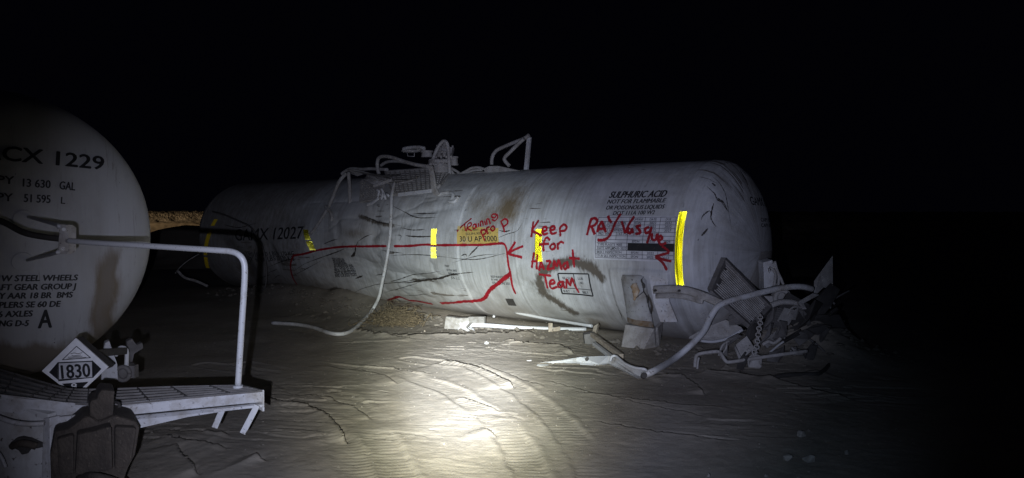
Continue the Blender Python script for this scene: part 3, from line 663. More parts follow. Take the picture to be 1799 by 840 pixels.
# scratches and creases on the barrel and on the right end
bm = BM()
for q, w_ in ((Z5([(725, 482), (800, 455), (900, 420), (1060, 390)]), .028), (Z5([(780, 480), (900, 465), (1040, 437), (1130, 410), (1250, 397)]), .05), (Z5([(860, 470), (960, 455), (1050, 434)]), .07), (Z5([(530, 525), (620, 500), (760, 480), (900, 455), (1010, 440)]), .024),
              (Z5([(640, 445), (670, 438), (705, 428)]), .025), (Z5([(700, 268), (760, 275), (840, 286)]), .022), (Z5([(760, 300), (860, 294), (960, 296), (1110, 310)]), .018), (Z5([(850, 182), (900, 187), (960, 188), (1040, 182)]), .04), (Z5([(815, 133), (880, 148), (930, 148), (965, 145)]), .026),
              (Z5([(770, 5), (850, 45), (880, 62), (930, 75), (1040, 75)]), .03), (Z5([(880, 45), (960, 48), (1040, 50)]), .03), (Z5([(590, 60), (650, 85), (700, 105), (815, 121)]), .035), (Z5([(830, 545), (900, 538), (980, 527)]), .02), (Z5([(715, 530), (790, 512), (850, 492), (930, 465)]), .02), (Z5([(1110, 310), (1200, 322), (1300, 318), (1440, 285)]), .025),
              (Z5([(1220, 305), (1250, 270), (1285, 230)]), .03), (Z5([(1130, 340), (1280, 300), (1400, 290)]), .016), (Z5([(190, 390), (250, 350), (330, 320), (420, 280)]), .016), (Z5([(180, 420), (260, 380), (330, 340)]), .02), (Z5([(505, 315), (525, 290), (545, 240), (560, 215)]), .05), (Z5([(495, 318), (510, 305), (525, 285)]), .09),
              (Z5([(560, 215), (600, 190), (640, 170)]), .025), (Z5([(300, 330), (380, 300), (470, 262)]), .03), (Z5([(530, 460), (570, 445)]), .05), (Z5([(1140, 150), (1180, 148)]), .03), (Z5([(1400, 150), (1440, 158), (1470, 150)]), .03), (Z5([(690, 180), (697, 215)]), .02), (Z5([(790, 180), (825, 182), (815, 215)]), .018), (Z5([(40, 400), (90, 380)]), .03), (Z5([(60, 445), (100, 415), (110, 425)]), .025),
              ([(560, 430), (575, 424), (590, 420)], .03), ([(470, 470), (500, 458), (520, 455)], .025), ([(395, 395), (420, 400), (450, 392)], .03), ([(430, 470), (445, 450), (450, 430)], .03), ([(455, 490), (475, 482)], .03), ([(1350, 470), (1352, 480)], .02),
              (Z8([(170, 55), (185, 35)]), .025), (Z8([(440, 272), (520, 240), (600, 215), (645, 150)]), .014), (Z8([(455, 210), (490, 218), (548, 208)]), .02), (Z8([(140, 420), (175, 405), (190, 425)]), .03), (Z8([(205, 415), (240, 385), (270, 350)]), .02), (Z4([(275, 630), (310, 605), (330, 620)]), .02), (Z4([(690, 600), (672, 618)]), .03), (Z4([(520, 590), (545, 575)]), .02), (Z4([(915, 380), (900, 430)]), .05), (Z4([(890, 820), (930, 835)]), .02),
              (ZR([(240, 450), (262, 470), (262, 500), (278, 530), (290, 600)]), .035), (ZR([(232, 525), (250, 510), (262, 505)]), .03), (ZR([(352, 500), (352, 560), (380, 615)]), .02), (ZR([(176, 560), (190, 605)]), .02)):
    stroke_on(bm, wcyl, q, w_ * .62, h=.0075, taper=True, jit=.45)
mk('scratch', bm, 'scratch', shell)
class HC:                                            # barrel or end, whichever the ray meets first
    @staticmethod
    def hit(px, py):
        a, b_ = wcyl.hit(px, py)
        if a <= LT: return a, b_
        u, v = ENDR.hit(px, py); return u + 100, v
    @staticmethod
    def ev(a, b_, h=0.0): return wcyl.ev(a, b_, h) if a < 50 else ENDR.ev(a - 100, b_, h + .012)
bm = BM()
for q, w_ in (([(75, 215), (100, 240), (125, 265), (140, 300), (165, 315), (190, 350), (210, 382)], .03), ([(105, 150), (150, 190), (178, 235), (195, 280), (210, 370), (230, 490)], .022), ([(40, 430), (48, 405), (65, 388), (92, 372), (104, 405)], .03), ([(95, 400), (110, 440), (132, 472)], .03), ([(120, 320), (105, 370), (98, 430)], .04), ([(108, 195), (130, 215)], .07), ([(285, 115), (305, 150), (320, 175), (333, 206)], .06), ([(300, 110), (325, 150)], .03), ([(40, 530), (62, 505), (82, 482)], .05), ([(18, 560), (24, 548)], .03), ([(190, 60), (215, 75)], .02), ([(140, 290), (180, 320), (205, 375)], .05)):
    stroke_on(bm, HC, ZE(q), w_ * .5, h=.01, taper=True, jit=.5)
mk('scratch', bm, 'scratch', shell)

# reflective tape strips
def tape(p_top, p_bot, wpx, breaks=((0, 1),)):
    at, bt = sw(*p_top); ab, bb = sw(*p_bot); wm = abs(sw(p_top[0] + wpx / 2, (p_top[1] + p_bot[1]) / 2)[0] - sw(p_top[0] - wpx / 2, (p_top[1] + p_bot[1]) / 2)[0])
    bm = BM()
    for f0, f1 in breaks:
        s0 = ab + (at - ab) * (f0 + f1) / 2
        retro_on(bm, wcyl, s0 - wm / 2, s0 + wm / 2, bb + (bt - bb) * f0, bb + (bt - bb) * f1, skew=(at - ab) * (f1 - f0))
    return mk('reflective_strip', bm, 'tape', shell)
tape((1201, 373), (1197, 499), 13, ((0, .86), (.86, 1)))
tape((948.5, 403), (948, 458), 10); tape((765, 403), (763.5, 452), 9, ((0, .36), (.47, 1)))
tape((536.5, 403.5), (545, 440), 8, ((0, .44), (.52, 1))); far_t = tape((381, 386), (366, 470), 6, ((.0, .25), (.3, .8), (.88, 1))); far_t.data.materials[0] = mat_flat('matte yellow tape', (.62, .45, .012), .5)  # far strip: matte yellow stands in for light its prisms don't return

# ------------------------------------------------------------------ fittings of the wreck
def A(px, py, off):
    """point of the pixel's sight line on the upright plane 'off' metres in front of the barrel's axis"""
    r = ray(px, py); return CAM + r * ((off - (CAM - PL).dot(NB)) / r.dot(NB))
def AA(pts, off, off1=None):
    k = len(pts) - 1
    return [A(p[0], p[1], off + ((off1 - off) * i / k if off1 is not None else 0)) for i, p in enumerate(pts)]
TH_ = -NB * .012
# tread grating on top: rails and cross bars on a sloping sheet frame
def grating(name, c4, nu, nv, wu, wv, mat, parent, frame=.03, sheet=None):
    """woven bar grating between four corners (tl, tr, br, bl)"""
    q = [Vector(c) for c in c4]; bm = BM()
    pt = lambda u, v: (q[0] * (1 - u) + q[1] * u) * (1 - v) + (q[3] * (1 - u) + q[2] * u) * v
    up = (q[1] - q[0]).cross(q[3] - q[0]).normalized()
    for i in range(nu + 1): bar(bm, pt(i / nu, 0), pt(i / nu, 1), wu, .025, up)
    for j in range(nv + 1): bar(bm, pt(0, j / nv) + up * .004, pt(1, j / nv) + up * .004, wv, .018, up)
    for a_, b_ in ((0, 1), (1, 2), (2, 3), (3, 0)): bar(bm, q[a_], q[b_], frame, .045, up)
    return mk(name, bm, mat, parent)
walk = grating('walkway_grating', [A(677, 302, .25), A(756, 297, .25), A(756, 336, .95), A(690, 342, .95)], 9, 12, .02, .016, 'dusty', wreck)
grating('walkway_grating', [A(761, 301, .3), A(790, 306, .3), A(772, 326, .85), A(763, 334, .95)], 4, 8, .014, .014, 'dusty', wreck)
hang = grating('torn_grating', [A(636, 318, .85), A(676, 316, .85), A(668, 348, 1.12), A(633, 355, 1.12)], 8, 9, .016, .012, 'dusty', wreck)
grating('torn_grating', [A(646, 309, .6), A(688, 316, .9), A(657, 327, 1.0), A(640, 320, .9)], 9, 3, .012, .012, 'dusty', wreck, .02)
bm = BM(); bar(bm, A(700, 342.5, 1.0), A(757, 335.5, 1.0), .03, .06); mk('walkway_edge', bm, 'rail', wreck)
bm = BM()                                            # buckled sheet across the walkway
for q, o_ in ((ZT([(60, 440), (120, 430), (230, 455), (330, 480), (440, 500), (560, 505), (670, 495), (640, 515), (520, 525), (380, 510), (250, 490), (180, 515), (90, 480)]), .7), (ZT([(380, 520), (470, 560), (540, 575), (620, 560), (740, 560), (880, 515), (850, 545), (760, 590), (600, 600), (500, 600), (420, 560)]), .9)):
    plate(bm, [A(*p, o_ - (.15 if i > len(q) // 2 else 0)) for i, p in enumerate(q)], TH_)
mk('buckled_sheet', bm, 'dusty', wreck, bevel=.003)
bm = BM()                                            # crumpled torn edge hanging below the grating
for q in (ZT([(400, 670), (425, 690), (410, 740)]), ZT([(450, 660), (470, 700), (450, 780)]), ZT([(480, 700), (500, 780)]), ZT([(500, 710), (540, 740)]), ZT([(430, 720), (470, 740), (440, 770)])):
    tube(bm, AA(q, 1.15), .022, 6, flat=.4)
mk('torn_strap', bm, 'rail', wreck)
bm = BM(); tube(bm, AA(ZT([(290, 835), (350, 815), (420, 760)]), 1.15), .035, 8, flat=.5); mk('grating_lip', bm, 'rail', wreck)
bm = BM()                                            # rolled lip of the torn jacket
for q, r_ in ((ZT([(1040, 640), (1090, 730), (1160, 720), (1240, 715), (1275, 740), (1265, 790)]), .03), (ZT([(1230, 815), (1290, 815), (1335, 765)]), .028)):
    tube(bm, [wcyl.ev(*sw(*p), .02) for p in q] and [wcyl.ev(*sw(*p), .02)[0] for p in q], r_, 8)
mk('jacket_lip', bm, 'whitesteel', wreck)
# bent guard rails
RP = .032
def rail(q, off, off1=None, r=RP, mat='dusty', name='guard_rail', seg=10):
    bm = BM(); tube(bm, AA(q, off, off1), r, seg); return mk(name, bm, mat, wreck)
rail(ZT([(425, 492), (408, 420), (408, 350), (425, 308), (470, 290), (560, 298), (700, 345), (850, 385), (985, 405)]), .55, .6, .033)
rail(ZT([(445, 395), (520, 352), (640, 346), (760, 366), (880, 395)]), .1, .1, .03)
rail(ZT([(1000, 410), (1040, 320), (1075, 230), (1115, 158), (1160, 118), (1195, 140), (1212, 220), (1222, 350), (1228, 495)]), .45, .3, .032)
bm = BM(); plate(bm, AA(ZT([(985, 400), (1025, 400), (1050, 520), (1065, 640), (1105, 720), (1060, 735), (1015, 680), (1005, 520)]), .98), -NB * .03); mk('bent_strap', bm, 'dusty', wreck, bevel=.004)
rail(ZF([(310, 355), (318, 480), (320, 590)]), .9, .95, .034)
rail(ZF([(295, 362), (262, 395), (232, 440), (200, 520), (162, 612)]), .85, 1.05, .034)
rail(ZF([(162, 612), (120, 680), (60, 771)]) + ZL([(860, 470)]), 1.08, 1.25, .028)
rail(ZL([(972, 262), (1005, 300), (1022, 345), (1015, 372)]), 1.1, 1.15, .03)
rail(ZT([(0, 490), (40, 460), (110, 430), (240, 435), (340, 430), (520, 440)]), .5, .4, .03)
# second frame further along
rail(ZH([(783, 552), (785, 470), (810, 385), (860, 325), (930, 285), (1100, 210), (1300, 130), (1392, 72)]), .15, .2, .03)
rail(ZH([(1310, 130), (1180, 250), (1060, 370), (995, 440), (1000, 490), (1070, 572)]), .35, .3, .03)
bm = BM(); plate(bm, AA(ZH([(1358, 100), (1408, 100), (1358, 648), (1305, 648)]), .1), -NB * .05); mk('flat_post', bm, 'whitesteel', wreck, bevel=.006)
bm = BM(); plate(bm, AA(ZH([(640, 620), (735, 577), (870, 572), (1050, 610), (1240, 655), (1000, 668), (860, 680), (680, 692)]), .3), -NB * .12); mk('post_foot', bm, 'dusty', wreck, bevel=.01)
for q in ([(300, 690), (380, 650), (450, 612), (560, 600), (650, 625)], [(270, 700), (380, 680), (480, 650), (620, 640)], [(120, 610), (220, 670), (300, 720), (480, 700), (690, 685)], [(110, 640), (180, 720), (260, 700)]):
    rail(ZH(q), .25, .25, .022)
# valve housing
VC = A(776, 292, .25); AX = ZUP
def vdisc(px, py, rpx, hpx, off, r2=None, mat='dusty', name='valve_flange', seg=26):
    c = A(px, py, off); d = (c.y) / F; bm = BM(); disc(bm, c, ZUP, rpx * d, hpx * d, seg, None if r2 is None else r2 * d); return mk(name, bm, mat, wreck, bevel=.006)
vdisc(775, 296, 15.5, 16, .25, 15.5, name='valve_body'); vdisc(777, 284.5, 24, 6, .25, name='valve_flange'); vdisc(772, 290, 21, 3.4, .25)
vdisc(778, 273, 12, 8, .22, 11, name='valve_bonnet'); vdisc(780, 268.5, 13, 3, .22); vdisc(750, 272, 10.5, 9, .3, 9, name='valve_bonnet'); vdisc(750, 266.5, 11.5, 3, .3); vdisc(781, 258, 4, 16, .15, 3, name='vent_pipe')
vdisc(798, 283.5, 6.5, 15, .2, 6, name='relief_valve'); vdisc(798, 276.5, 7.5, 3, .2); vdisc(798, 289, 7.5, 3, .2)
bm = BM()
for k in range(14):
    a_ = 2 * math.pi * k / 14; c = A(776, 284.5, .25); d = c.y / F
    disc(bm, c + Vector((math.cos(a_) * 20.5 * d, math.sin(a_) * 20.5 * d, -.01)), ZUP, 2.0 * d, 10 * d, 8)
mk('flange_bolts', bm, 'dusty', wreck)
bm = BM()
for k in range(9):
    disc(bm, A(768 + k * 3.4, 262 + (k * 7 % 5), .1 + .03 * (k % 4)), ZUP, .018 + .01 * (k % 2), .14, 8)
for k in range(4): bar(bm, A(766 + k * 9, 276, .4), A(770 + k * 9, 262, .1), .03, .05)
mk('valve_stems', bm, 'dusty', wreck)
c = A(722, 265, .3); d = c.y / F; bm = BM()          # hinged hatch lid held open, with its wire handle
bmesh.ops.create_uvsphere(bm, u_segments=28, v_segments=10, radius=1, matrix=Matrix.Translation(c) @ Matrix.Rotation(math.radians(6), 4, 'X') @ Matrix.Diagonal((17.5 * d, 17.5 * d, 4.2 * d, 1)))
lid = mk('hatch_lid', bm, 'dusty', wreck, True)
bm = BM(); tube(bm, AA(ZT([(700, 205), (770, 190), (880, 185), (935, 200)]), .45), .03, 8); mk('lid_rim', bm, 'whitesteel', lid)
bm = BM(); disc(bm, A(740, 261, .35), NB, 5 * d, 12 * d, 18); mk('lid_hinge', bm, 'dusty', lid)
bm = BM(); tube(bm, AA(ZT([(742, 238), (755, 288), (826, 290), (828, 240)]), .48), .008, 6, False); mk('lid_handle', bm, 'whitesteel', lid)

# long bent rail hanging over the flank down to the sand
hp = [A(693, 321, 1.0), A(688, 345, 1.16), A(687, 375, 1.27), A(685, 415, 1.36), A(679, 458, 1.42), A(671, 498, 1.46), A(665, 524, 1.5)]
hp += [G(653, 546, .12), G(636, 565, .07), G(618, 581, .055), G(600, 587, .05), G(579, 585, .06), G(549, 575, .07), G(520, 570, .07), G(478, 567.5, .07)]
bm = BM(); tube(bm, hp, .027, 12); mk('hanging_rail', bm, 'whitesteel', wreck, False)

# broken support saddle under the right end
def bowed(bm, left, right, bow, th=.02, nu=8):
    g_ = []
    for a_, b_ in zip(crom(left, 4), crom(right, 4)):
        g_.append([bm.verts.new(a_.lerp(b_, i / nu) + NB * bow * math.sin(math.pi * i / nu)) for i in range(nu + 1)])
    for r0, r1 in zip(g_, g_[1:]):
        for i in range(nu): bm.faces.new((r0[i], r0[i + 1], r1[i + 1], r1[i])).smooth = True
    bmesh.ops.solidify(bm, geom=bm.faces[:], thickness=th)
bm = BM(); bowed(bm, [A(1090, 482, 1.17), A(1095, 515, 1.22), A(1100, 545, 1.24), A(1102, 566, 1.25)], [A(1135, 483, 1.17), A(1138, 515, 1.22), A(1143, 545, 1.24), A(1148, 575, 1.25)], .075)
sad = mk('saddle_leg', bm, 'saddle', wreck)
bm = BM(); tube(bm, [A(1131, 486, 1.28), A(1127, 493, 1.30), A(1131, 502, 1.29), A(1131, 512, 1.31), A(1137, 522, 1.31), A(1139, 536, 1.31), A(1144, 552, 1.30)], [.004] * 5 + [.013] * 5 + [.02] * 5 + [.008] * 8 + [.014] * 6 + [.007] * 60, 6, flat=.6); tube(bm, [A(1117, 524, 1.335), A(1124, 518, 1.335), A(1131, 512, 1.32)], .005, 6); mk('torn_gap', bm, 'grime', sad)
bm = BM(); tube(bm, [A(1112, 499, 1.30), A(1117, 512, 1.325), A(1114, 528, 1.335)], [.02, .05, .05, .05, .05, .05, .06, .05, .04, .03, .02, .02, .01], 8, flat=.5); mk('rust_patch', bm, 'rustpaint', sad)
bm = BM(); bowed(bm, [A(1101.5, 557, 1.256), A(1102, 561, 1.258), A(1102.5, 566, 1.26)], [A(1145.5, 565, 1.256), A(1147, 570, 1.258), A(1148.5, 575.5, 1.26)], .078, .004); mk('rust_band', bm, 'rustpaint', sad)
bm = BM(); plate(bm, [A(1098, 570, 1.3), A(1148, 577, 1.3), A(1160, 563, 1.05), A(1152, 610, 1.15), A(1143, 628, 1.3), A(1120, 637, 1.36), A(1087, 632, 1.36)], -NB * .10)
mk('saddle_shoe', bm, 'dusty', wreck, bevel=.012)
bm = BM(); plate(bm, [A(1139, 480, 1.2), A(1172, 477, 1.18), A(1176, 530, 1.22), A(1190, 566, 1.15), A(1160, 566, 1.2), A(1148, 530, 1.24)], -NB * .015); mk('saddle_web', bm, 'saddle', wreck, bevel=.004)
for q, w in (([(1148, 509, 1.25), (1190, 508, 1.27), (1225, 516, 1.3), (1268, 534, 1.35)], .09), ([(1152, 520, 1.25), (1195, 520, 1.28), (1235, 530, 1.33)], .06)):
    bm = BM(); tube(bm, [A(*p) for p in q], w * .55, 8, flat=.25); mk('brace_strap', bm, 'dusty', wreck)
bm = BM()
for px, py in ((1151, 510.5), (1193, 511)): disc(bm, A(px, py, 1.36), NB, .015, .03, 8)
mk('brace_bolts', bm, 'grime', wreck)
bm = BM()                                            # dished plate under the barrel with a bright rim
q = [(1210, 592), (1240, 575), (1275, 561), (1303, 575), (1290, 588), (1275, 595), (1255, 599), (1232, 599)]
plate(bm, [A(p[0], p[1], .95 - .01 * i) for i, p in enumerate(q)], Vector((0, 0, -.02))); mk('underside_plate', bm, 'dusty', wreck, bevel=.004)
bm = BM(); tube(bm, AA([(1232, 599), (1252, 600.5), (1275, 596), (1290, 588), (1305, 579)], 1.02, .95), .018, 8); mk('plate_rim', bm, 'rail', wreck)
# end bracket beside the head
bm = BM(); plate(bm, [P(1341, 461, 9.0), P(1357, 457, 9.0), P(1362, 478, 9.0), P(1366, 510, 9.0), P(1343, 513, 9.0)], (.02, .25, .01)); mk('end_bracket', bm, 'whitesteel', wreck, bevel=.006)
for q in ([(1361, 459), (1365, 475), (1372, 490), (1378, 505)], [(1352, 470), (1362, 480), (1360, 505)], [(1358, 462), (1368, 485), (1366, 512)]):
    bm = BM(); tube(bm, [P(*p, 8.95) for p in q], .018, 8); mk('end_bracket_rod', bm, 'dusty', wreck)

# ------------------------------------------------------------------ loose wreckage round the tank
def loose(name, bm, mat, label, cat, group=None, bevel=0.0, smooth=False):
    return tag(mk(name, bm, mat, None, smooth, bevel), label, cat, group)
# long swept pipe running from the sand over the loose grating
bm = BM(); tube(bm, [G(1129, 660, .05), G(1150, 651, .10), P(1185, 630, 7.9), P(1215, 605, 8.0), P(1236, 582, 8.1), P(1247, 560, 8.2), P(1260, 540, 8.25), P(1278, 530, 8.3), P(1310, 521, 8.4), P(1350, 511, 8.5), P(1385, 504.5, 8.55), P(1410, 504, 8.6), P(1427, 508, 8.65)], .035, 12)
loose('bent_pipe', bm, 'whitesteel', 'long swept pale pipe rising from the sand and crossing the slatted panel', 'pipe', 'pipes and rods torn off the wreck')
# slatted panel leaning on the right end
pc = [P(1272, 456, 8.75), P(1353, 540, 8.6), P(1319, 575, 8.35), P(1248, 511, 8.5)]
slp = thing('slatted_panel', (pc[2] + pc[3]) / 2, 'dark tilted slatted step panel leaning against the tank end', 'panel')
bm = BM()
for a_, b_, w in ((0, 1, .05), (1, 2, .05), (2, 3, .05), (3, 0, .06)): bar(bm, pc[a_], pc[b_], w, .07, NB)
mk('panel_frame', bm, 'darksteel', slp)
bm = BM(); plate(bm, [p + Vector((0, .06, 0)) for p in pc], (0, .02, 0)); mk('panel_back', bm, 'grime', slp)
bm = BM()
for i in range(1, 17):
    u = i / 17; p_, q_ = pc[0].lerp(pc[3], u), pc[1].lerp(pc[2], u); l_ = random.uniform(0, .12); r_ = random.uniform(.0, .08)
    a_, b_ = p_.lerp(q_, .02 + l_), p_.lerp(q_, .98 - r_); bar(bm, a_, b_, .009, .012 + .02 * random.random(), NB)
mk('slats', bm, 'dusty', slp)
# second, half buried ribbed panel
bm = BM(); q4 = [P(1352, 541, 8.7), P(1400, 535, 8.8), P(1385, 570, 8.6), P(1340, 580, 8.5)]
plate(bm, q4, (0, .03, -.01))
for i in range(1, 12): u = i / 12; bar(bm, q4[0].lerp(q4[3], u) + Vector((0, -.02, 0)), q4[1].lerp(q4[2], u) + Vector((0, -.02, 0)), .012, .02, NB)
loose('ribbed_plate', bm, 'darksteel', 'dark ribbed plate half buried behind the hanging chain', 'plate', 'torn plates in the wreckage heap')
bm = BM(); plate(bm, [P(1378, 540, 8.45), P(1399, 545, 8.5), P(1386, 572, 8.4), P(1365, 564, 8.35)], (.02, .05, -.02)); loose('step_plate', bm, 'dusty', 'small dusty bent step plate above the chain', 'plate', 'torn plates in the wreckage heap', .006)
bm = BM(); plate(bm, [P(1292, 606, 8.0), P(1312, 590, 8.05), P(1326, 612, 8.0), P(1304, 630, 7.95)], (.03, .06, -.02)); plate(bm, [P(1291, 607, 8.02), P(1303, 629, 7.97), P(1298, 632, 8.0), P(1290, 612, 8.05)], (.03, .1, 0))
disc(bm, P(1315, 615, 7.97), (0, 1, .2), .016, .03, 10); loose('hinge_plate', bm, 'dusty', 'dusty bolted hinge plate at the foot of the chain', 'plate', 'torn plates in the wreckage heap', .004)
bm = BM(); plate(bm, [P(1430, 494, 9.0), P(1441, 479, 9.0), P(1463, 449, 9.05), P(1463.5, 505, 9.0), P(1452, 506, 9.0), P(1447, 505, 9.0), P(1437, 515, 8.95), P(1430, 519, 8.95)], (.01, .03, 0)); loose('torn_sheet', bm, 'dusty', 'pointed triangular sheet standing up at the far end of the heap', 'sheet', None, .004)
bm = BM(); plate(bm, [P(1338, 600, 8.3), P(1376, 572, 8.35), P(1384, 580, 8.3), P(1379, 596, 8.2), P(1372, 590, 8.2), P(1348, 612, 8.15)], (.03, .12, -.03)); loose('buckled_bracket', bm, 'dusty', 'grey buckled channel bracket lying on the dirt heap right of the chain', 'bracket', None, .008)
bm = BM(); tube(bm, [P(1340, 606, 8.1), P(1350, 600, 8.08), P(1360, 603, 8.05), P(1372, 594, 8.05)], .02, 8); loose('crumpled_strip', bm, 'dusty', 'wavy crumpled strip on the grey channel bracket', 'strip')
bm = BM(); tube(bm, [P(1353, 619, 7.95), P(1366, 608, 8.0), P(1377, 600, 8.0)], .012, 8); loose('short_rod', bm, 'whitesteel', 'short thin straight rod leaning in the dirt heap', 'rod', 'pipes and rods torn off the wreck')
bm = BM(); tube(bm, [G(1221, 645, .02), P(1222, 632, 7.9), P(1226, 623, 7.9), P(1245, 619, 7.9), P(1262, 618, 7.9), P(1268, 624, 7.85), P(1275, 634, 7.8), P(1284, 636, 7.8), P(1330, 629, 7.8), P(1380, 622, 7.8), P(1418, 617, 7.85)], .02, 10); loose('cranked_rod', bm, 'dusty', 'long cranked uncoupling rod lying low along the front of the heap', 'rod', 'pipes and rods torn off the wreck')
bm = BM(); tube(bm, [G(1225, 648, .01), P(1226, 637, 7.85), P(1228, 628, 7.85)], .012, 8); loose('rod_stub', bm, 'dusty', 'upright rod stub beside the end of the cranked rod', 'rod', 'pipes and rods torn off the wreck')
bm = BM()                                            # hanging chain: interlocking links
ch = [P(1335, 552, 8.0), P(1336, 565, 7.98), P(1333, 580, 7.95), P(1331, 597, 7.93), P(1329, 612, 7.9), P(1322, 624, 7.9)]
cp = crom(ch, 3)
for i in range(len(cp) - 1):
    a_, b_ = cp[i], cp[i + 1]; d = (b_ - a_); u = d.normalized(); sd = u.cross(Vector((0, 1, 0)) if i % 2 else Vector((1, 0, 0))).normalized(); L2 = d.length * .68
    ring = [(a_ + b_) / 2 + u * L2 * math.cos(k * math.pi / 6) + sd * .026 * math.sin(k * math.pi / 6) for k in range(13)]
    tube(bm, ring, .0075, 6, False)
loose('chain', bm, 'dusty', 'short steel chain hanging from the slatted panel', 'chain')
bm = BM(); c = P(1371, 522, 8.8)                     # coupler knuckle with a ring
ring = [c + Vector((math.cos(k * math.pi / 8) * .085, -.06, math.sin(k * math.pi / 8) * .085)) for k in range(17)]
tube(bm, ring, .03, 8, False); disc(bm, c + Vector((0, .05, 0)), (0, 1, 0), .07, .15, 16); box(bm, c + Vector((-.12, .06, -.05)), (.07, 0, 0), (0, .06, 0), (0, 0, .06)); loose('pipe_flange', bm, 'dusty', 'round pipe flange sticking out beside the tank end', 'flange', None)
bm = BM(); tube(bm, [P(1355, 537, 8.6), P(1372, 531, 8.6), P(1395, 532, 8.6), P(1412, 540, 8.6)], .035, 8); loose('curved_bar', bm, 'dusty', 'thick curved bar lying over the ribbed plate', 'bar', None)
bm = BM(); plate(bm, [P(1402, 530, 8.5), P(1428, 515, 8.6), P(1440, 518, 8.6), P(1412, 533, 8.5), P(1418, 543, 8.45), P(1410, 544, 8.45)], (.02, .12, -.03)); loose('folded_plate', bm, 'dusty', 'folded plate below the pointed sheet', 'plate', 'torn plates in the wreckage heap', .008)
bm = BM(); rnd = random.Random(17)
for k in range(16):
    c = P(1400 + rnd.uniform(-25, 55), 560 + rnd.uniform(-30, 70), 8.75 + rnd.uniform(-.15, .3)); a_ = Vector((rnd.gauss(0, 1), rnd.gauss(0, .6), rnd.gauss(0, 1))).normalized(); b_ = a_.cross(Vector((rnd.gauss(0, 1), 1, rnd.gauss(0, .5)))).normalized(); w_, h_ = rnd.uniform(.12, .34), rnd.uniform(.05, .16)
    sk = a_ * rnd.uniform(-.08, .08); fold = a_.cross(b_) * rnd.uniform(.02, .12)
    plate(bm, [c - a_ * w_ - b_ * h_, c - b_ * h_ * 1.1 + fold, c + a_ * w_ - b_ * h_ + sk, c + a_ * w_ * rnd.uniform(.6, 1) + b_ * h_, c + b_ * h_ + fold, c - a_ * w_ + b_ * h_ * rnd.uniform(.4, 1)], a_.cross(b_) * rnd.uniform(.015, .05))
loose('sill_casting', bm, 'grime', 'big dark mangled frame casting in the middle of the heap', 'casting', None, .006)
for q, l_ in (([P(1404, 582, 8.4), P(1440, 610, 8.3), P(1458, 630, 8.2)], 'thin dark rod slanting down the right side of the heap'), ([P(1468, 524, 9.4), P(1480, 517, 9.4), P(1492, 511, 9.4)], 'faint thin rod sticking out right of the heap')):
    bm = BM(); tube(bm, q, .012, 8); loose('thin_rod', bm, 'darksteel', l_, 'rod', 'pipes and rods torn off the wreck')
bm = BM(); tube(bm, [G(1345, 668, .02), G(1375, 660, .04), G(1410, 658, .03), G(1440, 656, .03), P(1458, 640, 8.0)], .022, 8); loose('dark_cable', bm, 'grime', 'dark cable curling round the right foot of the heap', 'cable', None)
# broken ladder frame at the front of the saddle
lad = thing('broken_ladder', G(1100, 645, 0), 'broken white ladder frame lying on the sand below the saddle', 'ladder')
def gz(px, py, z): return G(px, py, z)
bm = BM(); plate(bm, [gz(947, 637, .02), gz(985, 633, .05), gz(1020, 627, .09), gz(1068, 625, .10), gz(1071, 637, .03), gz(1052, 640, .03), gz(1020, 634, .03), gz(985, 635, .02)], (0, .02, -.02)); mk('stile', bm, 'rail', lad, bevel=.004)
bm = BM(); plate(bm, [gz(1068, 625, .11), gz(1076, 626, .11), gz(1137, 653, .09), gz(1130, 663, .02), gz(1120, 665, .02), gz(1066, 638, .03)], (.01, .03, -.01)); mk('stile', bm, 'whitesteel', lad, bevel=.006)
bm = BM(); tube(bm, [gz(1072, 634, .12), gz(1076, 626, .17), gz(1084, 627, .17), gz(1098, 639, .14), gz(1115, 646, .13), gz(1133, 649, .13), gz(1136, 655, .08)], .014, 8); mk('hand_loop', bm, 'rail', lad)
bm = BM(); bar(bm, gz(1040, 588, .17), gz(1092, 626, .10), .05, .05); mk('rung_bar', bm, 'wood', lad, bevel=.006)
bm = BM(); bar(bm, gz(1044, 604, .08), gz(1080, 632, .06), .05, .04); mk('rung_bar', bm, 'rail', lad, bevel=.006)
bm = BM(); disc(bm, gz(1031, 631, .09), (0, -1, .4), .02, .03, 10); disc(bm, gz(1131, 660, .07), (0, -1, .4), .03, .05, 10); mk('bolts', bm, 'grime', lad)
bm = BM(); box(bm, gz(1036, 596, .07), (.075, .0, .01), (0, .09, 0), (-.01, 0, .085)); loose('torn_block', bm, 'darksteel', 'dark square steel block left of the broken ladder', 'block', None, .015)
bm = BM(); plate(bm, [gz(1040, 585, .14), gz(1043, 573, .24), gz(1051, 568, .27), gz(1053, 573, .22), gz(1047, 586, .14)], (.01, .03, 0)); loose('tan_stub', bm, 'wood', 'tan splintered stub standing on the dark steel block', 'stub', None, .006)
# along the foot of the barrel
bm = BM(); plate(bm, [gz(780, 578, .03), gz(783, 556, .22), gz(806, 559, .20), gz(832, 558, .20), gz(828, 570, .12), gz(816, 580, .02)], (.02, .10, 0)); plate(bm, [gz(822, 557, .23), gz(851, 557, .22), gz(851, 576, .04), gz(827, 575, .06)], (.02, .10, 0))
bm2 = BM(); loose('bracket_block', bm, 'concrete', 'scraped whitish bracket block at the foot of the barrel', 'bracket', None, .012); bm2.free()
bm = BM(); rnd = random.Random(3)
for k in range(26):
    x = 812 + rnd.uniform(-6, 8); tube(bm, [gz(x + rnd.uniform(-3, 3), 558, .19), gz(x + rnd.uniform(-5, 5), 568, .12), gz(818 + rnd.uniform(-18, 16), 579 + rnd.uniform(-2, 4), .01)], .006, 4, flat=.6)
loose('frayed_rope', bm, 'chip', 'frayed white fibres draped over the scraped bracket block', 'rope')
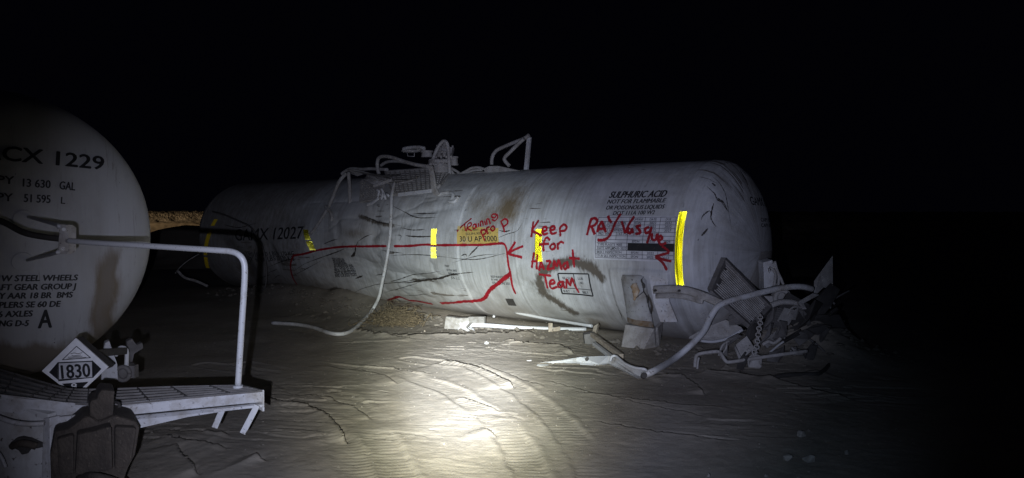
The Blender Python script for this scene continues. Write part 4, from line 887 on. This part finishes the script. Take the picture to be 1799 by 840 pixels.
bm = BM(); tube(bm, [gz(826, 571, .10), gz(860, 572, .08), gz(900, 575, .06), gz(940, 577, .05), gz(975, 578, .05), gz(1030, 579, .05)], .03, 10); loose('ground_pipe', bm, 'rail', 'straight white pipe lying along the foot of the barrel', 'pipe', 'pipes and rods torn off the wreck')
bm = BM(); tube(bm, [gz(905, 549, .18), gz(960, 560, .14), gz(1040, 573, .12)], .022, 10); loose('angle_strip', bm, 'rail', 'thin white strip tucked under the barrel above the ground pipe', 'strip')
bm = BM(); box(bm, gz(967, 576, .09), (.03, 0, 0), (0, .02, 0), (0, 0, .07)); box(bm, gz(978, 578, .07), (.05, 0, .01), (0, .02, 0), (0, 0, .03)); loose('pipe_clamp', bm, 'wood', 'small tan clamp standing on the white ground pipe', 'clamp', None, .006)
bm = BM(); c0 = gz(694, 562, .10); rnd = random.Random(5)   # ball of dry weed
for k in range(420):
    a_ = rnd.uniform(0, 6.28); e_ = rnd.uniform(-.2, 1.2); d = Vector((math.cos(a_) * 1.5, math.sin(a_) * .6, e_ * .55)).normalized()
    s0 = c0 + Vector((rnd.gauss(0, .17), rnd.gauss(0, .10), abs(rnd.gauss(0, .10)) - .07)); l_ = rnd.uniform(.08, .24); b_ = Vector((rnd.gauss(0, .07), rnd.gauss(0, .07), rnd.gauss(0, .07)))
    d.normalize()
    tube(bm, [s0, s0 + d * l_ * .5 + b_, s0 + d * l_ + b_ * .4 - Vector((0, 0, .04))], rnd.choice((.003, .004, .005, .008)), 4, True, 4, .5)
loose('dry_weed', bm, 'straw', 'tangled ball of dry tumbleweed against the foot of the barrel', 'weed')
bm = BM(); tube(bm, [gz(715, 553, .12), gz(722, 549, .17), gz(730, 550, .17), gz(731, 558, .12), gz(724, 564, .03), gz(716, 563, .03)], .006, 6); loose('wire_loop', bm, 'grime', 'dark thin wire loop beside the tumbleweed', 'wire')
# thin dark bent rod in front of the far left end
bm = BM(); tube(bm, [A(374, 372, 1.3), A(392, 377, 1.33), A(418, 388, 1.4), A(440, 399, 1.45), A(452, 417, 1.5), A(459, 428, 1.5), A(465, 450, 1.5), A(468, 478, 1.5), A(466, 503, 1.45), A(458, 514, 1.4)], .016, 8); mk('dark_bent_rod', bm, 'darksteel', wreck)
bm = BM(); tube(bm, [P(308, 480, 15), P(316, 470, 15.2), P(330, 458, 15.4), P(350, 446, 15.6)], .012, 6); tube(bm, [P(312, 476, 15), P(325, 488, 15), P(345, 494, 15), P(365, 503, 15)], .03, 6); loose('twisted_cable', bm, 'dusty', 'dim twisted cable lying beyond the handrail at the far end of the wreck', 'cable')
# stones and chips
def stone(px, py, wpx, hpx, label, seed, mat='stone', group='stones on the open sand', name='stone', cat='stone'):
    c = G(px, py, .0); c.z = float(ground_h(np.array([c.x]), np.array([c.y]), False)[0]); d = c.y / F; bm = BM(); rs_ = np.random.RandomState(seed); q = rs_.normal(size=(11, 3)); q /= np.linalg.norm(q, axis=1)[:, None]
    for v in q: bm.verts.new(c + Vector((v[0] * wpx * d * .56, v[1] * wpx * d * .5, (v[2] + .35) * hpx * d * .70)))
    bmesh.ops.delete(bm, geom=[g_ for g_ in bmesh.ops.convex_hull(bm, input=bm.verts[:])['geom_interior'] if isinstance(g_, bmesh.types.BMVert)], context='VERTS')
    return loose(name, bm, mat, label, cat, group, 0, False)
stone(1408, 768, 15, 12, 'grey pointed stone, the farthest of the group on the dark sand', 11); stone(1384, 805, 18, 14, 'rounded grey stone, left one of the two beside each other', 12); stone(1423, 808, 28, 13, 'flat wide grey stone, right one of the two beside each other', 13)
stone(1347, 832, 8, 6, 'tiny pale pebble nearest the lower edge, left of the stones', 14); stone(1404, 834, 9, 5, 'tiny dark pebble just in front of the flat wide stone', 17); stone(1487, 797, 9, 9, 'small dark stone alone farther right of the group', 15); stone(1245, 833, 10, 7, 'small pebble far left of the stone group, near lower edge', 16)
stone(855, 608, 7, 5, 'bright white chip lying on the lit sand beyond the tracks', 21, 'chip', 'white chips on the lit sand', 'chip', 'chip'); stone(930, 636, 10, 2.2, 'thin white splinter left of the broken ladder tip', 22, 'chip', 'white chips on the lit sand', 'chip', 'chip'); stone(953, 645, 22, 2.6, 'long white splinter in front of the broken ladder tip', 23, 'chip', 'white chips on the lit sand', 'chip', 'chip')
stone(867, 559, 6, 4, 'small white chip just right of the bracket block', 24, 'chip', 'white chips on the lit sand', 'chip', 'chip'); stone(746, 585, 4, 3, 'tiny yellowish chip in front of the tumbleweed', 25, 'wood', 'white chips on the lit sand', 'chip', 'chip')

# ------------------------------------------------------------------ the standing tank car at the left
HD = Vector((.53, -.848, 0)).normalized(); HR = Vector((.848, .53, 0)).normalized(); C2 = Vector((-4.29, 5.98, 1.50)); R2 = 1.2
car = thing('tank_car', C2 + Vector((0, 0, -1.5)), 'upright white tank car with black stencils, end platform and 1830 placard', 'tank car', 'railway tank cars')
HS = Head(C2, HD, HR, R2, .50)
rr, ss = [], []
for k in np.linspace(.003, 1, 90): rr.append(R2 * math.sin(k * math.pi / 2)); ss.append(.50 * math.cos(k * math.pi / 2))
for x in np.linspace(-.1, -11.2, 80): rr.append(R2); ss.append(x)
for k in np.linspace(.05, 1, 20): rr.append(R2 * math.cos(k * math.pi / 2) + .002); ss.append(-11.2 - .5 * math.sin(k * math.pi / 2))
rr, ss = np.array(rr), np.array(ss); ti = np.linspace(0, 2 * math.pi, 200, endpoint=False)
TH, SS = np.meshgrid(ti, ss, indexing='ij'); RR = np.broadcast_to(rr, TH.shape)
U = RR * np.cos(TH); V_ = RR * np.sin(TH)
co = np.array(C2) + np.array(HR) * U[..., None] + np.array([0, 0, 1.0]) * V_[..., None] + np.array(HD) * (SS + (fbm(U * 1.4, V_ * 1.4, 401) - .47) * .01)[..., None]
ST = np.zeros(TH.shape + (3,)); rag = (fbm(U * 5, V_ * 3, 411) - .47)
band = np.exp(-((U - .80 - .10 * (V_ + .9) + rag * .25) / .10) ** 2) * sstep(.05, -.25, V_) * sstep(-1.15, -.95, V_); ST[..., 0] = band * (.85 + .8 * vnoise(U * 30, V_ * 6, 421)) * sstep(.25, -.45, V_)
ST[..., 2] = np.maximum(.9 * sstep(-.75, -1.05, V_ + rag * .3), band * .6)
hull = grid_mesh('tank_shell', co.reshape(-1, 3), len(ti), len(ss), M['tank2'], car, wrap=True, uv=np.stack([U, np.where(SS < -.05, 2.0, .35 * V_ + .55)], -1).reshape(-1, 2), cols=ST.reshape(-1, 3))
L = letters
L(HS, hull, [("GACX 1229", (-72, 275), (181, 299), 26, dict(bold=.04))])
L(HS, hull, [("CPY", (-24, 321), (24, 324), 14, dict(bold=.035)), ("13 630", (40, 328), (88, 331), 14, dict(bold=.035)), ("GAL", (104, 332.5), (131, 335), 14, dict(bold=.035)), ("CPY", (-24, 352), (22, 354), 14, dict(bold=.035)), ("51 595", (42, 355), (88, 357), 14, dict(bold=.035)), ("L", (106.5, 358), (114, 358.5), 12, dict(bold=.02)),
             ("1W STEEL WHEELS", (-4, 494), (136, 492), 10.5, dict(bold=.065, shear=.15)), ("DRAFT GEAR GROUP J", (-33, 510), (133, 507), 10.5, dict(bold=.065, shear=.15)), ("BODY AAR 18 BR  BMS", (-38, 525), (127, 522), 10.5, dict(bold=.065, shear=.15)), ("COUPLERS SE 60 DE", (-40, 541), (106, 538), 10.5, dict(bold=.065, shear=.15)),
             ("36 AXLES", (-12, 557), (57, 555), 10.5, dict(bold=.065, shear=.15)), ("RATING D-5", (-36, 573), (50, 572), 10.5, dict(bold=.065, shear=.15)), ("A", (67, 576), (90, 574.5), 32, dict(bold=.03, shear=.05))])
# rail bracket standing off the head
bp = P(112, 420, 5.0)
bm = BM()
for (x, y), (x2, y2) in (((50, 381), (99, 395)), ((48, 457), (97, 445))):
    q = HS.ev(*HS.hit(x, y))[0]; tube(bm, [q, P(x2, y2, 5.0), P(x2 + 4, y2 + (4 if y < 420 else -3), 4.98)], .013, 10)
mk('bracket_rod', bm, 'rail', car)
for x, y in ((42, 386), (40, 460)):
    bm = BM(); q, n_ = HS.ev(*HS.hit(x, y)); disc(bm, q, n_, .075, .02, 24); mk('weld_pad', bm, M['tank2'], car, bevel=.005)
bm = BM(); plate(bm, [P(104, 393, 4.97), P(117, 395, 4.97), P(124, 400, 5.0), P(124, 440, 5.0), P(116, 447, 4.97), P(101, 446, 4.97)], (.02, .035, 0))
brk = mk('rail_bracket', bm, 'dusty', car, bevel=.006)
bm = BM()
for x, y in ((112, 403), (111, 437)): disc(bm, P(x, y, 4.955), HD, .012, .02, 8)
mk('bolts', bm, 'whitesteel', brk)
rz = [P(-60, 372, 5.05), P(0, 388, 5.05), P(40, 408, 5.04), P(75, 416, 5.03), P(120, 421, 5.0)]
bm = BM(); tube(bm, rz, .021, 12); mk('end_handrail', bm, 'grime', car)['label'] = 'dark inner run of the handrail'  # dark tube carrying on left of the bracket
rz = [P(118, 423, 5.0), P(180, 427.5, 4.85), P(250, 431.5, 4.7), P(330, 436.5, 4.54), P(385, 440, 4.45), P(408, 442.5, 4.42), P(421, 449, 4.4), P(428, 460, 4.4), P(430, 478, 4.4), P(428, 520, 4.41), P(424, 580, 4.42), P(418, 679, 4.45)]
bm = BM(); tube(bm, rz, .0185, 14); mk('end_handrail', bm, 'rail', car)
# end platform: channel frame, grating, gusset
zt = .575
def pz(px, py, z): return G(px, py, z)
K1, K2, K3, K4 = pz(462, 686, zt), pz(420, 678, zt), pz(190, 682, zt), pz(200, 712, zt)
gratt = BM()
back = [pz(422, 677.5, zt), pz(300, 680, zt), pz(190, 684, zt), P(130, 684, 4.5), P(91, 676, 4.6), P(-30, 640, 4.9)]
front = [pz(461, 687, zt), pz(330, 699, zt), pz(200, 711, zt), P(115, 708, 4.18), P(50, 700, 4.15), P(-30, 690, 4.12)]
bc, fc = crom(back, 6), crom(front, 6)
sh = BM(); g_ = [[sh.verts.new(b_.lerp(f_, j / 4) - Vector((0, 0, .012))) for j in range(5)] for b_, f_ in zip(bc, fc)]
for r0, r1 in zip(g_, g_[1:]):
    for j in range(4): sh.faces.new((r0[j], r0[j + 1], r1[j + 1], r1[j]))
bmesh.ops.solidify(sh, geom=sh.faces[:], thickness=.006)
deck = mk('platform_deck', sh, 'deck', car)
for i in range(0, len(bc), 3): bar(gratt, bc[i], fc[i], .006, .014)
for j in range(0, 6):
    q = [b_.lerp(f_, j / 5) for b_, f_ in zip(bc, fc)]
    for a_, b_ in zip(q, q[1:]): bar(gratt, a_, b_, .0045, .012)
mk('platform_grating', gratt, 'darksteel', car)
def beam(pts_top, h, th, mat, name, parent=car, bev=.004):
    bm = BM(); plate(bm, list(pts_top) + [p - Vector((0, 0, h)) for p in reversed(pts_top)], th); return mk(name, bm, mat, parent, bevel=bev)
IN = Vector((-.30, .95, 0)) * .04
beam([fc[k] + Vector((0, 0, .006)) for k in (0, 6, 12)], .075, IN * .4, 'deck', 'platform_edge')
bm = BM(); plate(bm, [fc[0] - Vector((0.01, 0, .078)), fc[6] - Vector((0, 0, .078)), fc[12] - Vector((0, 0, .078)), P(200, 742, 4.16), P(247, 752, 4.20), P(330, 733, 4.32), P(400, 722, 4.42), P(454, 716, 4.50)], IN * .5); mk('platform_gusset', bm, 'deck', car, bevel=.004)
bm = BM(); bar(bm, fc[0] + Vector((.006, -.012, -.088)), fc[6].lerp(fc[0], .35) + Vector((0, -.015, -.088)), .012, .016); mk('gusset_rod', bm, 'deck', car)
bm = BM(); plate(bm, [fc[0] + Vector((0, 0, .006)), bc[0] + Vector((0, 0, .006)), bc[0] - Vector((0, 0, .08)), fc[0] - Vector((0, 0, .13))], (.01, .004, 0)); mk('platform_end', bm, 'deck', car, bevel=.003)
beam([fc[k] + Vector((0, -.004, .004)) for k in (12, 18, 24, 30)], .10, IN * .4, 'deck', 'platform_edge')
bm = BM(); disc(bm, P(418, 679, 4.45), ZUP, .03, .015, 14); mk('rail_foot', bm, 'deck', car)
# step stirrup legs below the corner
for a_, b_, d in (((391, 719), (377, 752), 4.5), ((452, 712), (426, 762), 4.46)):
    bm = BM(); bar(bm, P(*a_, d), P(*b_, d - .04), .036, .012, (0, 1, 0)); mk('step_leg', bm, 'deck', car, bevel=.003)
bm = BM(); bar(bm, P(384, 700, 4.75), P(470, 700, 4.75), .03, .03); bm.free()
# sill and white end plate under the platform
bm = BM(); plate(bm, [P(-40, 706, 4.2), P(40, 716, 4.15), P(85, 728, 4.1), P(84, 742, 4.1), P(80, 860, 4.05), P(-40, 860, 4.1)], (.02, .05, 0)); sill = mk('end_sill', bm, 'whitesteel', car, bevel=.006)
bm = BM(); plate(bm, [P(76, 735, 4.08), P(87, 734, 4.06), P(90, 860, 4.0), P(72, 860, 4.02)], (.03, .05, 0)); mk('sill_flange', bm, 'deck', car, bevel=.005)
bm = BM(); plate(bm, [P(82, 735, 4.09), P(152, 727, 4.12), P(158, 738, 4.1), P(135, 748, 4.1), P(118, 756, 4.08), P(84, 761, 4.08)], (.01, .03, 0)); mk('sill_gusset', bm, 'deck', car, bevel=.004)
bm = BM(); plate(bm, [P(17, 778, 4.06), P(30, 768, 4.06), P(45, 771, 4.06), P(66, 780, 4.06), P(67, 788, 4.06), P(45, 790, 4.06), P(38, 800, 4.06), P(32, 792, 4.06), P(20, 786, 4.06)], (.02, .03, 0)); mk('lever_pocket', bm, 'grime', sill, bevel=.006)
bm = BM(); tube(bm, [P(22, 784, 4.04), P(40, 779, 4.0), P(64, 784, 4.03)], .02, 8); mk('uncoupling_lever', bm, 'rust', car)
bm = BM(); tube(bm, [P(-20, 727, 4.02), P(20, 741, 4.0), P(50, 745, 4.0), P(78, 744, 4.02)], .014, 8); tube(bm, [P(-20, 780, 4.02), P(0, 800, 4.0), P(10, 822, 4.0)], .01, 8); mk('air_hose_rod', bm, 'deck', car)
# coupler: shank, head, guard arm, knuckle plates
def slab(pts, d, th, mat, name, parent=car, bev=.012):
    bm = BM(); plate(bm, [P(x, y, d) for x, y in pts], HD * -th); return mk(name, bm, mat, parent, bevel=bev)
cpl = slab([(96, 758), (118, 754), (132, 745), (147, 734), (158, 731), (172, 742), (198, 731), (206, 731), (240, 741), (246, 752), (238, 800), (226, 822), (212, 860), (90, 860), (88, 800)], 3.95, .34, 'rust', 'coupler_head', bev=.02)
slab([(158, 733), (157, 710), (161, 703), (171, 702), (172, 694), (178, 685), (203, 687), (201, 694), (200, 716), (199, 733), (180, 752), (174, 742)], 3.98, .22, 'rust', 'coupler_lock', bev=.016)
slab([(136, 764), (168, 757), (196, 749), (198, 826), (180, 830), (132, 836)], 3.86, .12, 'rust', 'coupler_knuckle', bev=.014)
slab([(100, 772), (130, 764), (130, 836), (104, 836)], 3.90, .10, 'rust', 'coupler_jaw', bev=.014)
slab([(202, 750), (240, 752), (232, 806), (222, 824), (202, 826)], 3.90, .08, 'rust', 'coupler_jaw', bev=.014)
bm = BM(); tube(bm, [P(140, 840, 3.95), P(160, 836, 3.8), P(190, 842, 3.8), P(215, 850, 3.9)], .02, 10); mk('coupler_pin', bm, 'rust', car)
bm = BM(); tube(bm, [P(200, 706, 4.05), P(208, 708, 4.02), P(210, 715, 4.0)], .008, 8); mk('lock_wire', bm, 'grime', car)
# placard holder below the head
PC = [(132.5, 594), (190, 645), (133, 698), (73, 652)]
pd = 4.78; pq = [P(*c, pd) for c in PC]; pn = (pq[1] - pq[0]).cross(pq[3] - pq[0]).normalized()
if pn.y > 0: pn = -pn
bm = BM(); plate(bm, pq, -pn * .012); hold = mk('placard', bm, 'placard', car, bevel=.003)
bm = BM(); plate(bm, [p - pn * .02 for p in (pq[0], pq[1], pq[1].lerp(pq[2], .08), pq[0].lerp(pq[3], .04))], -pn * .06); mk('placard_holder', bm, 'grime', car)
bm = BM(); bar(bm, pq[0].lerp(pq[2], .3) - pn * .03, pq[0].lerp(pq[2], .5) - pn * .6, .05, .05); mk('placard_arm', bm, 'grime', car)
class Flat:
    def hit(s, px, py): r = ray(px, py); p = CAM + r * ((pq[0] - CAM).dot(pn) / r.dot(pn)); q = p - pq[3]; return q.dot(s.x), q.dot(s.y)
    def ev(s, a, b_, h=0.0): return pq[3] + s.x * a + s.y * b_ + pn * h, pn
FL = Flat(); FL.x = (P(190, 648, pd) - P(73, 649, pd)); FL.x = (FL.x - pn * FL.x.dot(pn)).normalized(); FL.y = pn.cross(FL.x).normalized()
if FL.y.z < 0: FL.y = -FL.y
ZP = zc(0, 470, 3.65)
def flatpoly(name, pts, h, mat):
    bm = BM(); bm.faces.new([bm.verts.new(FL.ev(*FL.hit(*p), h)[0]) for p in pts]); bmesh.ops.recalc_face_normals(bm, faces=bm.faces[:]); return mk(name, bm, mat, hold)
flatpoly('placard_print', ZP([(316, 672), (372, 608), (375, 722)]), .003, 'black'); flatpoly('placard_print', ZP([(596, 598), (652, 650), (600, 705)]), .003, 'black')
flatpoly('placard_print', ZP([(372, 607), (598, 597), (602, 706), (376, 730)]), .003, 'black'); flatpoly('number_field', ZP([(380, 614), (592, 604), (594, 702), (382, 716)]), .005, 'panelwhite')
flatpoly('placard_print', ZP([(398, 745), (570, 732), (520, 780), (478, 806), (440, 778)]), .003, 'black')
for a_, b_ in (((402, 592), (492, 505)), ((492, 505), (582, 578)), ((582, 578), (402, 592))):
    bm = BM(); p_, q_ = [FL.ev(*FL.hit(*ZP([c])[0]), .003)[0] for c in (a_, b_)]; bar(bm, p_, q_, .004, .003, pn); mk('placard_print', bm, 'black', hold)
for q in ([(455, 552), (480, 548), (500, 552), (530, 546)], [(440, 575), (480, 572), (530, 568)], [(430, 588), (470, 580), (520, 578), (555, 576)], [(462, 560), (475, 566), (520, 560)]):
    bm = BM(); tube(bm, [FL.ev(*FL.hit(*p), .004)[0] for p in ZP(q)], .0022, 5); mk('placard_print', bm, 'darksteel', hold)
L(FL, hold, [("1830", ZP([(402, 711)])[0], ZP([(584, 698)])[0], 23.5, dict(bold=.035, h=.007))]); L(FL, hold, [("8", ZP([(462, 784)])[0], ZP([(500, 780)])[0], 11.5, dict(bold=.01, h=.006))], mat='placard')
# under-frame seen beyond the platform
slab([(184, 603), (192, 599), (206, 640), (207, 668), (178, 668), (178, 640)], 5.25, .1, 'rail', 'bolster_web', bev=.006)
bm = BM(); tube(bm, [P(203, 625, 5.4), P(210, 612, 5.4), P(219, 612, 5.4), P(223, 620, 5.4), P(222, 645, 5.4)], .016, 8); mk('brake_pipe', bm, 'whitesteel', car)
bm = BM(); c = P(217, 656, 5.35); ring = [c + Vector((math.cos(k * math.pi / 8) * .05, -.01, math.sin(k * math.pi / 8) * .05)) for k in range(17)]; tube(bm, ring, .016, 8, False); box(bm, c + Vector((.06, .03, .01)), (.02, 0, 0), (0, .03, 0), (0, 0, .045)); disc(bm, c + Vector((-.02, .08, 0)), (0, 1, 0), .055, .12, 14); mk('hose_coupling', bm, 'darksteel', car)
slab([(222, 600), (232, 595), (240, 606), (250, 602), (252, 612), (236, 622), (232, 640), (224, 640)], 5.6, .1, 'darksteel', 'brake_bracket', bev=.008)

# ------------------------------------------------------------------ grit and clods on the ground
def scatter(name, pts, sizes, mat, seed, label, cat):
    """many small angular lumps in one mesh"""
    rs_ = np.random.RandomState(seed); k = len(pts)
    base = np.array([[1, 0, 0], [-1, 0, 0], [0, 1, 0], [0, -1, 0], [0, 0, 1], [0, 0, -.6], [.6, .6, .5], [-.6, .55, .4], [.5, -.65, .45], [-.55, -.6, .5]], float)
    bmx = BM(); bmesh.ops.convex_hull(bmx, input=[bmx.verts.new(b_) for b_ in base]); bmx.verts.index_update(); bmx.verts.ensure_lookup_table()
    vb = np.array([v.co[:] for v in bmx.verts]); fb = [[v.index for v in f.verts] for f in bmx.faces]; bmx.free()
    V_ = vb[None] * (1 + rs_.uniform(-.35, .35, (k, len(vb), 3))); a_ = rs_.rand(k) * 6.28; c_, q = np.cos(a_)[:, None], np.sin(a_)[:, None]
    xx = V_[..., 0] * c_ - V_[..., 1] * q; yy = V_[..., 0] * q + V_[..., 1] * c_
    V_ = np.stack([xx, yy * .8, V_[..., 2] * rs_.uniform(.5, .9, (k, 1))], -1) * sizes[:, None, None] + pts[:, None, :]
    fc_ = np.concatenate([np.array(fb)[None] + (np.arange(k) * len(vb))[:, None, None]]).reshape(-1, 3)
    me = bpy.data.meshes.new(name); me.from_pydata(V_.reshape(-1, 3).tolist(), [], fc_.tolist()); me.materials.append(M[mat])
    o = bpy.data.objects.new(name, me); link(o); return tag(o, label, cat, None, 'stuff')
rs_ = np.random.RandomState(77)
k = 5200; gx_ = rs_.uniform(-4.5, 5.5, k); gy_ = 4.3 + 7.5 * rs_.rand(k) ** 1.3; keep = fbm(gx_ * .7, gy_ * .7, 501) + rs_.rand(k) * .35 > .60; gx_, gy_ = gx_[keep], gy_[keep]
z_ = ground_h(gx_, gy_); sz = .0025 + .009 * rs_.rand(len(gx_)) ** 6
scatter('gravel', np.stack([gx_, gy_, z_ + sz * .2], -1), sz, 'grit', 5, 'fine grit scattered over the sandy ground', 'gravel')
k = 900; sp = rs_.uniform(.8, 12.2, k); of = 1.0 + np.abs(rs_.normal(0, .32, k)); cx_ = PL.x + AD.x * sp + NB.x * of; cy_ = PL.y + AD.y * sp + NB.y * of
k2 = 420; hx = np.concatenate([cx_, rs_.normal(3.45, .55, k2)]); hy = np.concatenate([cy_, rs_.normal(8.75, .45, k2)]); sz = .010 + .05 * rs_.rand(len(hx)) ** 4
scatter('rubble', np.stack([hx, hy, ground_h(hx, hy) + sz * .15], -1), sz, 'clod', 6, 'earth clods along the foot of the wreck', 'rubble')
# small scraps worked into the heap: one of each shape, then copies
protos = []
for k in range(4):
    bm = BM(); rnd = random.Random(40 + k)
    w_, h_ = rnd.uniform(.09, .17), rnd.uniform(.03, .07)
    plate(bm, [(-w_, 0, -h_), (-w_ * .1, rnd.uniform(-.05, .05), -h_ * 1.2), (w_, .02, -h_ * .8), (w_ * .8, .03, h_), (0, rnd.uniform(-.05, .05), h_ * .9), (-w_ * .9, 0, h_ * .7)], (.0, .012, 0))
    if k % 2: tube(bm, [(-w_ * 1.1, .03, 0), (0, .05, h_), (w_ * 1.2, .02, h_ * .4)], .012, 8)
    protos.append(bm)
SL = 'small bent scrap of plate worked into the wreckage heap'
first = [loose('metal_scrap', b_, ('darksteel', 'grime', 'darksteel', 'dusty')[k], SL, 'scrap', 'scraps in the wreckage heap', .003) for k, b_ in enumerate(protos)]
spots = [(1300, 570, 8.5), (1322, 585, 8.3), (1355, 560, 8.5), (1335, 640, 7.9), (1362, 632, 8.0), (1390, 600, 8.2), (1410, 560, 8.6), (1392, 556, 8.5), (1420, 600, 8.3), (1440, 590, 8.5), (1285, 605, 8.1), (1270, 618, 8.1), (1376, 585, 8.2), (1430, 632, 8.1), (1348, 588, 8.25), (1405, 628, 8.0), (1450, 610, 8.4), (1310, 645, 7.8), (1365, 520, 8.9), (1445, 540, 8.9)]
rnd = random.Random(9)
for k, (x, y, d) in enumerate(spots):
    o = first[k] if k < 4 else first[k % 4].copy()
    if k >= 4: COL.objects.link(o)
    p_ = P(x, y, d); p_.z = max(p_.z, float(ground_h(np.array([p_.x]), np.array([p_.y]), False)[0]) + .03)
    o.location = p_; o.rotation_euler = (rnd.uniform(-1, 1), rnd.uniform(-1.2, 1.2), rnd.uniform(-.8, .8))
